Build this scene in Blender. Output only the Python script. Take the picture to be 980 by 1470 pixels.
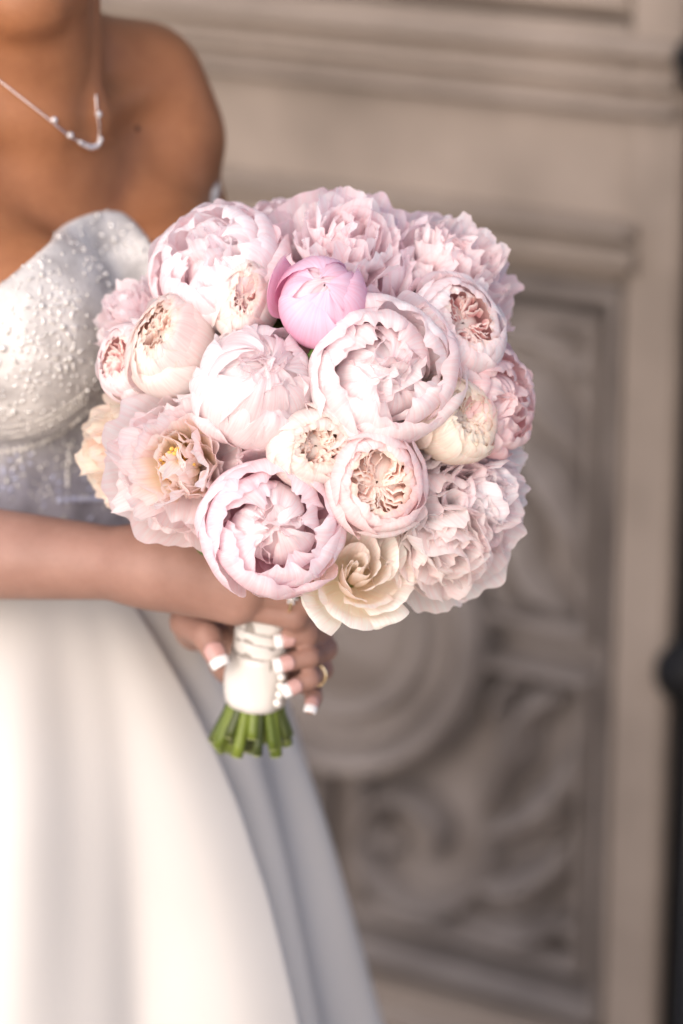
import bpy, bmesh, math, random
import numpy as np
from mathutils import Vector, Matrix
from mathutils.bvhtree import BVHTree

for o in list(bpy.data.objects):
    bpy.data.objects.remove(o)
SC = bpy.context.scene
COL = SC.collection
R = math.radians

# ------------------------------------------------------------------ camera, sky, sun, exposure
FPX = 4287.5                     # 105 mm lens on a 24 mm wide portrait frame, in pixels of the 980 px photograph
PITCH = R(17.8)
CAM = Vector((0, -2 * math.cos(PITCH), 1.07 + 2 * math.sin(PITCH)))
FW = Vector((0, math.cos(PITCH), -math.sin(PITCH)))
UP = Vector((0, math.sin(PITCH), math.cos(PITCH)))
RT = Vector((1, 0, 0))
cd = bpy.data.cameras.new('camera')
cam = bpy.data.objects.new('camera', cd)
COL.objects.link(cam)
cam.location = CAM
cam.rotation_euler = (math.pi / 2 - PITCH, 0, 0)
cd.sensor_fit = 'HORIZONTAL'
cd.sensor_width = 24.0
cd.lens = 105.0
cd.clip_end = 100
cd.dof.use_dof = True
cd.dof.focus_distance = 1.930
cd.dof.aperture_fstop = 2.8
SC.camera = cam

wd = bpy.data.worlds.new('World')
SC.world = wd
wd.use_nodes = True
nt = wd.node_tree
sky = nt.nodes.new('ShaderNodeTexSky')
sky.sky_type = 'NISHITA'
sky.sun_disc = False
SUN_DIR = Vector((-0.38, -0.80, 0.50)).normalized()      # towards the sun
sky.sun_elevation = math.asin(SUN_DIR.z)
sky.sun_rotation = math.atan2(SUN_DIR.x, SUN_DIR.y)
sky.air_density = 0.32
sky.dust_density = 1.9
sky.ozone_density = 0.0
bg = nt.nodes['Background']
bg.inputs['Strength'].default_value = 0.10
nt.links.new(sky.outputs[0], bg.inputs[0])

sl = bpy.data.lights.new('sun', 'SUN')
sl.energy = 0.5
sl.angle = R(120)
sl.color = (1.0, 0.97, 0.94)
sun = bpy.data.objects.new('sun', sl)
COL.objects.link(sun)
sun.rotation_euler = SUN_DIR.to_track_quat('Z', 'Y').to_euler()

SC.view_settings.view_transform = 'Standard'
SC.view_settings.look = 'None'
SC.view_settings.gamma = 1.0
SC.view_settings.use_curve_mapping = False
SC.view_settings.exposure = 1.52
SC.render.engine = 'CYCLES'
SC.cycles.use_denoising = True
SC.cycles.max_bounces = 12
SC.cycles.diffuse_bounces = 9
SC.cycles.transmission_bounces = 8


def PX(x, y, d):
    """point seen at photograph pixel (x, y), d metres away along the view axis"""
    return CAM + d * (FW + RT * ((x - 490) / FPX) - UP * ((y - 735) / FPX))


# ------------------------------------------------------------------ helpers
def link(name, me, mat=None, parent=None, smooth=True):
    o = bpy.data.objects.new(name, me)
    COL.objects.link(o)
    if parent is not None:
        o.parent = parent
    if mat is not None and len(me.materials) == 0:
        me.materials.append(mat)
    if smooth:
        me.polygons.foreach_set('use_smooth', [True] * len(me.polygons))
    return o


def mesh(name, verts, faces, mat=None, parent=None, uv=None, smooth=True):
    me = bpy.data.meshes.new(name)
    verts = np.asarray(verts, dtype=np.float64)
    if isinstance(faces, np.ndarray):
        nf = len(faces)
        me.vertices.add(len(verts)); me.loops.add(nf * 4); me.polygons.add(nf)
        me.vertices.foreach_set('co', verts.astype(np.float32).ravel())
        me.loops.foreach_set('vertex_index', faces.astype(np.int32).ravel())
        me.polygons.foreach_set('loop_start', np.arange(nf, dtype=np.int32) * 4)
        me.update(calc_edges=True)
    else:
        me.from_pydata(verts.tolist(), [], faces)
    if uv is not None:
        l = me.uv_layers.new(name='uv')
        idx = np.zeros(len(me.loops), dtype=np.int32)
        me.loops.foreach_get('vertex_index', idx)
        l.data.foreach_set('uv', np.asarray(uv, dtype=np.float32)[idx].ravel())
    return link(name, me, mat, parent, smooth)


def empty(name, loc, parent=None):
    o = bpy.data.objects.new(name, None)
    COL.objects.link(o)
    o.empty_display_size = 0.02
    o.location = loc
    if parent is not None:
        o.parent = parent
    return o


def tag(o, label=None, cat=None, group=None, kind=None):
    if label: o['label'] = label
    if cat: o['category'] = cat
    if group: o['group'] = group
    if kind: o['kind'] = kind
    return o


def grid_faces(nu, nv, closed=False):
    f = []
    for j in range(nv - 1):
        for i in range(nu if closed else nu - 1):
            a = j * nu + i
            b = j * nu + (i + 1) % nu
            f.append((a, b, b + nu, a + nu))
    return f


def tube_np(path, rad, n=8, caps=True):
    """tube round a polyline; rad is a number or one per point"""
    P = [Vector(p) for p in path]
    rad = [rad] * len(P) if isinstance(rad, (int, float)) else list(rad)
    vs, fs = [], []
    ref = None
    for i, p in enumerate(P):
        t = (P[min(i + 1, len(P) - 1)] - P[max(i - 1, 0)]).normalized()
        if ref is None:
            ref = t.orthogonal().normalized()
        ref = (ref - t * ref.dot(t)).normalized()
        b = t.cross(ref)
        for k in range(n):
            a = 2 * math.pi * k / n
            vs.append(p + (ref * math.cos(a) + b * math.sin(a)) * rad[i])
    fs = grid_faces(n, len(P), True)
    if caps:
        fs.append(tuple(range(n))[::-1])
        fs.append(tuple(range(len(vs) - n, len(vs))))
    return [tuple(v) for v in vs], fs


def smooth_path(pts, n=8):
    """Catmull-Rom through points"""
    P = [Vector(p) for p in pts]
    P = [P[0] * 2 - P[1]] + P + [P[-1] * 2 - P[-2]]
    out = []
    for i in range(1, len(P) - 2):
        for k in range(n):
            t = k / n
            a, b, c, d = P[i - 1], P[i], P[i + 1], P[i + 2]
            out.append(0.5 * ((2 * b) + (c - a) * t + (2 * a - 5 * b + 4 * c - d) * t * t + (3 * b - a - 3 * c + d) * t ** 3))
    out.append(P[-2])
    return out


def sph_np(c, r, seg=8, ring=6, scale=(1, 1, 1), rot=None):
    vs, fs = [], []
    c = Vector(c)
    for j in range(ring + 1):
        ph = math.pi * j / ring
        for i in range(seg):
            a = 2 * math.pi * i / seg
            v = Vector((math.sin(ph) * math.cos(a) * scale[0], math.sin(ph) * math.sin(a) * scale[1], math.cos(ph) * scale[2])) * r
            if rot is not None:
                v = rot @ v
            vs.append(tuple(c + v))
    return vs, grid_faces(seg, ring + 1, True)


class Bag:
    def __init__(s):
        s.v, s.f, s.uv = [], [], []

    def add(s, vf, uv=None):
        n = len(s.v)
        s.v += list(vf[0])
        s.f += [tuple(i + n for i in q) for q in vf[1]]
        if uv is not None: s.uv += list(uv)

    def build(s, name, mat, parent=None, smooth=True):
        return mesh(name, s.v, s.f, mat, parent, uv=s.uv if s.uv else None, smooth=smooth)


# ------------------------------------------------------------------ materials
def new_mat(name):
    m = bpy.data.materials.new(name)
    m.use_nodes = True
    n = m.node_tree.nodes
    return m, n, m.node_tree.links, n['Principled BSDF'], n['Material Output']


def noise_mat(name, c1, c2, scale=8.0, rough=0.6, spec=0.3, bump=0.0, bscale=60.0, detail=6.0, metal=0.0, stretch=None, sheen=0.0):
    m, n, L, b, out = new_mat(name)
    tc = n.new('ShaderNodeTexCoord')
    src = tc.outputs['Object']
    if stretch:
        mp = n.new('ShaderNodeMapping')
        mp.inputs['Scale'].default_value = stretch
        L.new(src, mp.inputs['Vector'])
        src = mp.outputs[0]
    nz = n.new('ShaderNodeTexNoise')
    nz.inputs['Scale'].default_value = scale
    nz.inputs['Detail'].default_value = detail
    L.new(src, nz.inputs['Vector'])
    rp = n.new('ShaderNodeValToRGB')
    rp.color_ramp.elements[0].position = 0.3
    rp.color_ramp.elements[1].position = 0.7
    rp.color_ramp.elements[0].color = (*c1, 1)
    rp.color_ramp.elements[1].color = (*c2, 1)
    L.new(nz.outputs[0], rp.inputs[0])
    L.new(rp.outputs[0], b.inputs['Base Color'])
    b.inputs['Roughness'].default_value = rough
    b.inputs['Specular IOR Level'].default_value = spec
    b.inputs['Metallic'].default_value = metal
    if sheen: b.inputs['Sheen Weight'].default_value = sheen
    if bump:
        n2 = n.new('ShaderNodeTexNoise')
        n2.inputs['Scale'].default_value = bscale
        n2.inputs['Detail'].default_value = 5
        L.new(src, n2.inputs['Vector'])
        bp = n.new('ShaderNodeBump')
        bp.inputs['Strength'].default_value = bump
        bp.inputs['Distance'].default_value = 0.002
        L.new(n2.outputs[0], bp.inputs['Height'])
        L.new(bp.outputs[0], b.inputs['Normal'])
    return m


def petal_mat(name, base, main, edge, trans=0.35, edge_pos=0.93, rim=None):
    """pigment runs from the petal's base to its rim, with fine lengthwise veins; thin, so it lets light through"""
    m, n, L, b, out = new_mat(name)
    uv = n.new('ShaderNodeTexCoord')
    sep = n.new('ShaderNodeSeparateXYZ')
    L.new(uv.outputs['UV'], sep.inputs[0])
    nz = n.new('ShaderNodeTexNoise')
    nz.inputs['Scale'].default_value = 3.0
    nz.inputs['Detail'].default_value = 4
    L.new(uv.outputs['UV'], nz.inputs['Vector'])
    ad = n.new('ShaderNodeMath')
    ad.operation = 'MULTIPLY_ADD'
    ad.inputs[1].default_value = 0.28
    L.new(nz.outputs[0], ad.inputs[0])
    L.new(sep.outputs[1], ad.inputs[2])
    rp = n.new('ShaderNodeValToRGB')
    e = rp.color_ramp.elements
    e[0].position = 0.22; e[0].color = (*base, 1)
    e[1].position = 0.62; e[1].color = (*main, 1)
    e2 = e.new(min(0.99, edge_pos + 0.05)); e2.color = (*edge, 1)
    L.new(ad.outputs[0], rp.inputs[0])
    # veins: noise stretched along the petal
    mp = n.new('ShaderNodeMapping')
    mp.inputs['Scale'].default_value = (34, 1.6, 1)
    L.new(uv.outputs['UV'], mp.inputs['Vector'])
    vn = n.new('ShaderNodeTexNoise')
    vn.inputs['Scale'].default_value = 1.0
    vn.inputs['Detail'].default_value = 3
    L.new(mp.outputs[0], vn.inputs['Vector'])
    mr = n.new('ShaderNodeMapRange')
    mr.inputs['From Min'].default_value = 0.3
    mr.inputs['From Max'].default_value = 0.7
    mr.inputs['To Min'].default_value = 0.88
    mr.inputs['To Max'].default_value = 1.03
    L.new(vn.outputs[0], mr.inputs['Value'])
    oi = n.new('ShaderNodeObjectInfo')
    mr2 = n.new('ShaderNodeMapRange')
    mr2.inputs['To Min'].default_value = 0.94
    mr2.inputs['To Max'].default_value = 1.04
    L.new(oi.outputs['Random'], mr2.inputs['Value'])
    mu = n.new('ShaderNodeMath'); mu.operation = 'MULTIPLY'
    L.new(mr.outputs[0], mu.inputs[0]); L.new(mr2.outputs[0], mu.inputs[1])
    # green and blue take the veins (they are pinker), red stays
    cc = n.new('ShaderNodeCombineColor')
    cc.inputs[0].default_value = 1.0
    L.new(mu.outputs[0], cc.inputs[1]); L.new(mu.outputs[0], cc.inputs[2])
    mx = n.new('ShaderNodeMix'); mx.data_type = 'RGBA'; mx.blend_type = 'MULTIPLY'
    mx.inputs['Factor'].default_value = 1.0
    L.new(rp.outputs[0], mx.inputs['A']); L.new(cc.outputs[0], mx.inputs['B'])
    if rim:      # thin bruised rim, patchy
        r1 = n.new('ShaderNodeMapRange')
        r1.inputs['From Min'].default_value = 0.93; r1.inputs['From Max'].default_value = 1.0
        r1.inputs['To Max'].default_value = 0.75
        L.new(sep.outputs[1], r1.inputs['Value'])
        r2 = n.new('ShaderNodeMath'); r2.operation = 'MULTIPLY'
        L.new(r1.outputs[0], r2.inputs[0]); L.new(nz.outputs[0], r2.inputs[1])
        m3 = n.new('ShaderNodeMix'); m3.data_type = 'RGBA'
        L.new(r2.outputs[0], m3.inputs['Factor'])
        L.new(mx.outputs['Result'], m3.inputs['A'])
        m3.inputs['B'].default_value = (*rim, 1)
        mx = m3
    L.new(mx.outputs['Result'], b.inputs['Base Color'])
    b.inputs['Roughness'].default_value = 0.6
    b.inputs['Specular IOR Level'].default_value = 0.22
    b.inputs['Sheen Weight'].default_value = 0.08
    bp = n.new('ShaderNodeBump')
    bp.inputs['Strength'].default_value = 0.28
    bp.inputs['Distance'].default_value = 0.0012
    L.new(vn.outputs[0], bp.inputs['Height'])
    L.new(bp.outputs[0], b.inputs['Normal'])
    tr = n.new('ShaderNodeBsdfTranslucent')
    L.new(mx.outputs['Result'], tr.inputs['Color'])
    ms = n.new('ShaderNodeMixShader')
    ms.inputs[0].default_value = trans
    L.new(b.outputs[0], ms.inputs[1]); L.new(tr.outputs[0], ms.inputs[2])
    L.new(ms.outputs[0], out.inputs['Surface'])
    return m


M = {}
M['door'] = noise_mat('weathered_door_paint', (0.182, 0.148, 0.121), (0.305, 0.250, 0.207), 7, 0.62, 0.3, 0.35, 90, stretch=(1, 1, 1))
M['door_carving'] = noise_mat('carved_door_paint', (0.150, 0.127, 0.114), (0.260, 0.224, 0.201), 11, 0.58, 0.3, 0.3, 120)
M['iron'] = noise_mat('black_iron', (0.004, 0.004, 0.005), (0.009, 0.009, 0.010), 30, 0.55, 0.18, 0.2, 200)
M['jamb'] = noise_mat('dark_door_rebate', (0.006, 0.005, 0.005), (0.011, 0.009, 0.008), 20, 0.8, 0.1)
M['ground'] = noise_mat('pale_stone_paving', (0.44, 0.35, 0.26), (0.56, 0.45, 0.34), 3, 0.85, 0.2, 0.3, 60)

# skin
m, n, L, b, out = new_mat('skin')
tc = n.new('ShaderNodeTexCoord')
nz = n.new('ShaderNodeTexNoise'); nz.inputs['Scale'].default_value = 22; nz.inputs['Detail'].default_value = 7; nz.inputs['Roughness'].default_value = .65
L.new(tc.outputs['Object'], nz.inputs['Vector'])
rp = n.new('ShaderNodeValToRGB')
rp.color_ramp.elements[0].position = 0.3; rp.color_ramp.elements[0].color = (0.262, 0.142, 0.108, 1)
rp.color_ramp.elements[1].position = 0.72; rp.color_ramp.elements[1].color = (0.366, 0.210, 0.164, 1)
L.new(nz.outputs[0], rp.inputs[0])
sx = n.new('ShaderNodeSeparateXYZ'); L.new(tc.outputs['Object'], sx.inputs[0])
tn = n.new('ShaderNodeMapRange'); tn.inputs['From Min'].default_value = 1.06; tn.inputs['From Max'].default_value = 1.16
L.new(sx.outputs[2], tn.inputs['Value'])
tm = n.new('ShaderNodeMix'); tm.data_type = 'RGBA'; tm.blend_type = 'MULTIPLY'      # warm shade and bounce on shoulders and chest, painted into the skin colour
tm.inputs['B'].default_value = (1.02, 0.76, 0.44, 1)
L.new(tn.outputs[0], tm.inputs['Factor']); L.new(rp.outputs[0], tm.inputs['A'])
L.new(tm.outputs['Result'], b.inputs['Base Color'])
b.inputs['Roughness'].default_value = 0.52
b.inputs['Specular IOR Level'].default_value = 0.35
b.inputs['Subsurface Weight'].default_value = 0.12
b.inputs['Subsurface Radius'].default_value = (0.009, 0.004, 0.002)
b.inputs['Subsurface Scale'].default_value = 0.6
n2 = n.new('ShaderNodeTexNoise'); n2.inputs['Scale'].default_value = 420; n2.inputs['Detail'].default_value = 3
L.new(tc.outputs['Object'], n2.inputs['Vector'])
bp = n.new('ShaderNodeBump'); bp.inputs['Strength'].default_value = 0.12; bp.inputs['Distance'].default_value = 0.001
L.new(n2.outputs[0], bp.inputs['Height']); L.new(bp.outputs[0], b.inputs['Normal'])
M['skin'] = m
M['mole'] = noise_mat('mole_brown', (0.10, 0.04, 0.02), (0.13, 0.05, 0.03), 20, 0.5)
M['hair'] = noise_mat('dark_brown_hair', (0.018, 0.010, 0.006), (0.045, 0.025, 0.014), 60, 0.4, 0.5, 0.6, 200, stretch=(1, 1, 6))
M['nail_pink'] = noise_mat('nail_pink', (0.50, 0.29, 0.26), (0.56, 0.34, 0.31), 40, 0.18, 0.5)
M['nail_white'] = noise_mat('nail_white_tip', (0.84, 0.82, 0.80), (0.9, 0.88, 0.86), 40, 0.18, 0.5)
M['satin'] = noise_mat('ivory_satin', (0.560, 0.532, 0.498), (0.600, 0.572, 0.538), 5, 0.42, 0.25, 0.10, 400)
M['ribbon'] = noise_mat('ivory_satin_ribbon', (0.68, 0.65, 0.61), (0.74, 0.71, 0.67), 20, 0.3, 0.5, 0.1, 300)
M['ribbon_gap_shade'] = noise_mat('ribbon_grey_gap_shade', (0.30, 0.27, 0.24), (0.36, 0.33, 0.3), 20, 0.4, 0.4)
M['pearl'] = noise_mat('pearl', (0.82, 0.78, 0.72), (0.88, 0.85, 0.80), 30, 0.15, 0.6)
M['bead'] = noise_mat('glass_bead', (0.55, 0.53, 0.50), (0.86, 0.84, 0.82), 150, 0.12, 0.9, metal=0.35)
M['bead_blue'] = noise_mat('blue_grey_bead', (0.40, 0.42, 0.60), (0.62, 0.64, 0.78), 200, 0.08, 0.9)
M['silver'] = noise_mat('rose_silver', (0.75, 0.62, 0.57), (0.85, 0.74, 0.70), 30, 0.2, 0.5, metal=1.0)
M['gold'] = noise_mat('pale_gold', (0.75, 0.60, 0.38), (0.85, 0.70, 0.45), 30, 0.2, 0.5, metal=1.0)
m, n, L, b, out = new_mat('clear_stone')
b.inputs['Base Color'].default_value = (0.9, 0.9, 0.92, 1)
b.inputs['Roughness'].default_value = 0.03
b.inputs['Transmission Weight'].default_value = 0.6
b.inputs['IOR'].default_value = 2.0
M['stone'] = m
M['stem_dark'] = noise_mat('olive_stem', (0.030, 0.045, 0.010), (0.075, 0.095, 0.020), 60, 0.4, 0.45, 0.1, 200, stretch=(1, 1, 0.3))
M['stem'] = noise_mat('green_stem', (0.07, 0.105, 0.012), (0.17, 0.22, 0.03), 60, 0.4, 0.45, 0.1, 200, stretch=(1, 1, 0.3))
M['stem_cut'] = noise_mat('cut_stem_end', (0.35, 0.40, 0.16), (0.48, 0.50, 0.25), 200, 0.6)
M['leaf'] = noise_mat('green_leaf', (0.05, 0.11, 0.018), (0.10, 0.19, 0.035), 60, 0.4, 0.4, 0.2, 150)
M['calyx'] = noise_mat('green_calyx', (0.12, 0.17, 0.04), (0.24, 0.27, 0.09), 60, 0.5, 0.3)
M['stamen'] = noise_mat('yellow_stamens', (0.75, 0.48, 0.10), (0.85, 0.62, 0.22), 80, 0.6)
# tulle bodice: silver-ivory net with a fine woven grain
m, n, L, b, out = new_mat('silver_tulle')
tc = n.new('ShaderNodeTexCoord')
nz = n.new('ShaderNodeTexNoise'); nz.inputs['Scale'].default_value = 38; nz.inputs['Detail'].default_value = 8
L.new(tc.outputs['Object'], nz.inputs['Vector'])
rp = n.new('ShaderNodeValToRGB')
e = rp.color_ramp.elements
e[0].position = 0.36; e[0].color = (0.38, 0.36, 0.35, 1)
e[1].position = 0.62; e[1].color = (0.66, 0.64, 0.62, 1)
L.new(nz.outputs[0], rp.inputs[0])
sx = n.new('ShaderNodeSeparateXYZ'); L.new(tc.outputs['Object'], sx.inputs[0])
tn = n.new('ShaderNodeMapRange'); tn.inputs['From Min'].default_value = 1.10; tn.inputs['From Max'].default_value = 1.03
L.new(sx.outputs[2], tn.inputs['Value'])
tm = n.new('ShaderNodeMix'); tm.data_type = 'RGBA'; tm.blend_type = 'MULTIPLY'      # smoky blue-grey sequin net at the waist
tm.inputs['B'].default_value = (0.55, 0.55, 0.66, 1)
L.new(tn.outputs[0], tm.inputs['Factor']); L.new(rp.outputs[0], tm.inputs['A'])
L.new(tm.outputs['Result'], b.inputs['Base Color'])
b.inputs['Roughness'].default_value = 0.5
b.inputs['Sheen Weight'].default_value = 0.3
vo = n.new('ShaderNodeTexVoronoi'); vo.inputs['Scale'].default_value = 330
L.new(tc.outputs['Object'], vo.inputs['Vector'])
bp = n.new('ShaderNodeBump'); bp.inputs['Strength'].default_value = 0.2; bp.inputs['Distance'].default_value = 0.002
L.new(vo.outputs['Distance'], bp.inputs['Height']); L.new(bp.outputs[0], b.inputs['Normal'])
M['tulle'] = m

# ------------------------------------------------------------------ the place: paving and the carved door behind
bm = bmesh.new()
bmesh.ops.create_grid(bm, x_segments=2, y_segments=2, size=6)
me = bpy.data.meshes.new('ground')
bm.to_mesh(me); bm.free()
g = link('ground', me, M['ground'])
tag(g, 'pale stone paving in front of the carved door', 'paving', kind='structure')

AZ = R(57.6)
WS = Vector((math.sin(AZ), -math.cos(AZ), 0))            # along the door, to the right
WN = Vector((-math.cos(AZ), -math.sin(AZ), 0))           # out of the door, to the camera
DK = 1.17                                                # the door's scale: it stands about 3.1 m from the camera
WO = Vector((CAM.x * (1 - DK) + 0.1362 * DK, CAM.y * (1 - DK) + 0.7427 * DK, CAM.z * (1 - DK)))


door = empty('carved_door', WO)
door.scale = (DK,) * 3
door.rotation_euler = (0, 0, math.atan2(WS.y, WS.x))     # local x along the door, local -y out of it, z up
tag(door, 'grey-brown carved panel door with moulded rails and a round medallion behind the bride', 'door')


def box(name, x0, x1, z0, z1, y_front, y_back, mat, parent, bev=0.004):
    bm = bmesh.new()
    bmesh.ops.create_cube(bm, size=1)
    for v in bm.verts:
        v.co = Vector(((x0 + x1) / 2 + v.co.x * (x1 - x0), (-y_front - (-y_back)) * 0 + (-(y_front + y_back) / 2) + v.co.y * (y_front - y_back), (z0 + z1) / 2 + v.co.z * (z1 - z0)))
    if bev:
        bmesh.ops.bevel(bm, geom=list(bm.edges), offset=bev, segments=3, affect='EDGES')
    me = bpy.data.meshes.new(name)
    bm.to_mesh(me); bm.free()
    return link(name, me, mat, parent, smooth=False)


def sweep_h(name, prof, x0, x1, mat, parent):
    """horizontal moulding: profile (out, z) swept along the door"""
    n = len(prof)
    vs = [(x0, -o, z) for o, z in prof] + [(x1, -o, z) for o, z in prof]
    fs = [(i, i + 1, n + i + 1, n + i) for i in range(n - 1)] + [tuple(range(n)), tuple(range(2 * n - 1, n - 1, -1))]
    return mesh(name, vs, fs, mat, parent, smooth=False)


def round_prof(z0, z1, out, n=10, base=0.0):
    return [(base - 0.004, z0)] + [(base + out * math.sin(math.pi * k / n), z0 + (z1 - z0) * k / n) for k in range(n + 1)] + [(base - 0.004, z1)]


def frame_mould(name, x0, x1, z0, z1, w, out, mat, parent, base=0.0):
    """mitred picture-frame moulding with a rounded section; x0..z1 is its outer edge"""
    n = 9
    vs = []
    for k in range(n + 1):
        t = k / n
        h = base + out * (math.sin(math.pi * t) ** 0.8) if 0 < t < 1 else base - 0.003
        i = w * t
        vs += [(x0 + i, -h, z0 + i), (x1 - i, -h, z0 + i), (x1 - i, -h, z1 - i), (x0 + i, -h, z1 - i)]
    fs = []
    for k in range(n):
        for c in range(4):
            a, b2 = k * 4 + c, k * 4 + (c + 1) % 4
            fs.append((a, b2, b2 + 4, a + 4))
    return mesh(name, vs, fs, mat, parent, smooth=False)


XL, XR = -0.525, 0.203
CX, CZ = -0.170, 0.703
# framing: stiles run the full height, rails butt between them
box('stile', 0.149, XR, 0.0, 2.3, 0.030, -0.02, M['door'], door)
box('stile', XL, -0.489, 0.0, 2.3, 0.030, -0.02, M['door'], door)
XI0, XI1 = -0.489, 0.149
box('bottom_rail', XI0, XI1, 0.0, 0.335, 0.030, -0.02, M['door'], door)
box('middle_rail', XI0, XI1, 1.072, 1.125, 0.030, -0.02, M['door'], door)
box('frieze_board', XI0, XI1, 1.125, 1.228, 0.022, -0.02, M['door'], door, 0.002)
box('upper_rail', XI0, XI1, 1.228, 1.298, 0.030, -0.02, M['door'], door)
box('upper_panel', XI0, XI1, 1.298, 2.28, 0.002, -0.02, M['door'], door)
box('lower_panel', XI0, XI1, 0.335, 1.072, -0.030, -0.04, M['door_carving'], door)
# rail mouldings, proud of the boards
for (z0, z1, o, b0) in ((1.082, 1.108, 0.016, 0.030), (1.112, 1.130, 0.026, 0.026), (1.220, 1.238, 0.022, 0.026), (1.243, 1.262, 0.014, 0.030), (1.268, 1.290, 0.018, 0.030), (0.340 - 0.055, 0.340 - 0.025, 0.016, 0.030), (0.22, 0.27, 0.018, 0.030)):
    sweep_h('rail_moulding', round_prof(z0, z1, o, base=b0), XL + 0.006, XR - 0.006 if z0 > 1.2 or z0 < 0.3 else XI1 + 0.012, M['door'], door)
frame_mould('panel_moulding', XI0, XI1, 1.298, 2.28, 0.038, 0.026, M['door'], door, 0.002)
frame_mould('panel_moulding', XI0 + 0.055, XI1 - 0.055, 1.353, 2.22, 0.02, 0.012, M['door'], door, 0.002)
frame_mould('panel_moulding', XI0, XI1, 0.335, 1.072, 0.030, 0.052, M['door_carving'], door, -0.030)
# four quarter fields, each with its own inner moulding, round the medallion
GX = 0.012
for sx in (0, 1):
    for sz in (0, 1):
        x0 = XI0 + 0.034 if sx == 0 else CX + GX
        x1 = CX - GX if sx == 0 else XI1 - 0.034
        z0 = 0.373 if sz == 0 else CZ + 0.012
        z1 = CZ - 0.012 if sz == 0 else 1.034
        frame_mould('panel_moulding', x0, x1, z0, z1, 0.024, 0.030, M['door_carving'], door, -0.030)


def ring(name, cx, cz, r, w, out, base, mat, n=64):
    vs, k2 = [], 8
    for i in range(n):
        a = 2 * math.pi * i / n
        for k in range(k2 + 1):
            t = k / k2
            rr = r - w / 2 + w * t
            h = base + (out * math.sin(math.pi * t) if 0 < t < 1 else -0.004)
            vs.append((cx + rr * math.cos(a), -h, cz + rr * math.sin(a)))
    fs = []
    for i in range(n):
        for k in range(k2):
            a = i * (k2 + 1) + k
            b2 = ((i + 1) % n) * (k2 + 1) + k
            fs.append((a, a + 1, b2 + 1, b2))
    return mesh(name, vs, fs, mat, door, smooth=True)


med = ring('medallion', CX, CZ, 0.157, 0.028, 0.020, 0.006, M['door_carving'])
med['label'] = 'round carved medallion of concentric rings'


def disc_dome(name, cx, cz, r, base, out, parent):
    vs, fs = [], []
    for j in range(9):
        t = j / 8
        for i in range(48):
            a = 2 * math.pi * i / 48
            petal = 1 + 0.12 * math.cos(8 * a) * t * (1 - t) * 4
            vs.append((cx + r * t * math.cos(a), -(base + out * (1 - t * t) * petal), cz + r * t * math.sin(a)))
    return mesh(name, vs, grid_faces(48, 9, True), M['door_carving'], parent)


disc_dome('rosette', CX, CZ, 0.085, 0.004, 0.030, med)
for (r, w, o) in ((0.103, 0.026, 0.018), (0.130, 0.020, 0.010)):
    rg = ring('ring_moulding', CX, CZ, r, w, o, 0.0, M['door_carving'])
    rg.parent = med
disc_dome('medallion_field', CX, CZ, 0.172, 0.000, 0.002, med)


def carve_leaf(name, path, w, out):
    """fleshy acanthus-like leaf: swept dome section, wide in the middle, pointed at the end"""
    pts = smooth_path([Vector((x, 0, z)) for x, z in path], 7)
    n = len(pts)
    vs = []
    for i, p in enumerate(pts):
        t = i / (n - 1)
        tg = (pts[min(i + 1, n - 1)] - pts[max(i - 1, 0)]).normalized()
        sd = Vector((tg.z, 0, -tg.x))
        ww = w * (math.sin(math.pi * min(1, t * 0.86 + 0.14)) ** 0.7) * (1 + 0.16 * math.sin(t * 19))
        for k in range(9):
            s = k / 4 - 1
            h = -0.030 - 0.004 + out * 1.5 * (1 - s * s) * (0.5 + 0.5 * math.sin(math.pi * t)) + (0.003 * math.cos(s * 7) if abs(s) < .9 else 0)
            q = p + sd * (ww * s)
            vs.append((q.x, -h, q.z))
    return mesh(name, vs, grid_faces(9, n), M['door_carving'], door)


def quarter(sx, sz):
    """scrolls and leaves of one quarter field, mirrored about the medallion"""
    def Q(x, z):
        return (CX + sx * (x - CX), CZ + sz * (z - CZ))
    def spiral(cx, cz, r0, r1, a0, a1, n=16):
        return [Q(cx + (r0 + (r1 - r0) * k / n) * math.cos(a0 + (a1 - a0) * k / n), cz + (r0 + (r1 - r0) * k / n) * math.sin(a0 + (a1 - a0) * k / n)) for k in range(n + 1)]
    carve_leaf('scroll', spiral(-0.085, 0.475, 0.088, 0.020, R(20), R(-420)), 0.014, 0.030)
    carve_leaf('scroll', [Q(-0.01, 0.52), Q(0.02, 0.58), Q(0.045, 0.64), Q(0.085, 0.665)], 0.022, 0.032)
    carve_leaf('carved_leaf', [Q(0.0, 0.50), Q(0.05, 0.53), Q(0.085, 0.575), Q(0.098, 0.63)], 0.024, 0.034)
    carve_leaf('carved_leaf', [Q(-0.02, 0.44), Q(0.03, 0.45), Q(0.07, 0.48), Q(0.098, 0.53)], 0.022, 0.030)
    carve_leaf('carved_leaf', [Q(-0.04, 0.40), Q(0.02, 0.40), Q(0.06, 0.41), Q(0.098, 0.45)], 0.018, 0.026)
    carve_leaf('carved_leaf', [Q(0.02, 0.60), Q(0.01, 0.635), Q(0.02, 0.66), Q(0.045, 0.67)], 0.014, 0.028)
    carve_leaf('carved_leaf', [Q(0.105, 0.41), Q(0.09, 0.425), Q(0.06, 0.43)], 0.014, 0.022)
    carve_leaf('carved_leaf', [Q(-0.10, 0.46), Q(-0.13, 0.47), Q(-0.12, 0.50)], 0.014, 0.026)


for sx in (1, -1):
    for sz in (1, -1):
        quarter(sx, sz)

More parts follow.
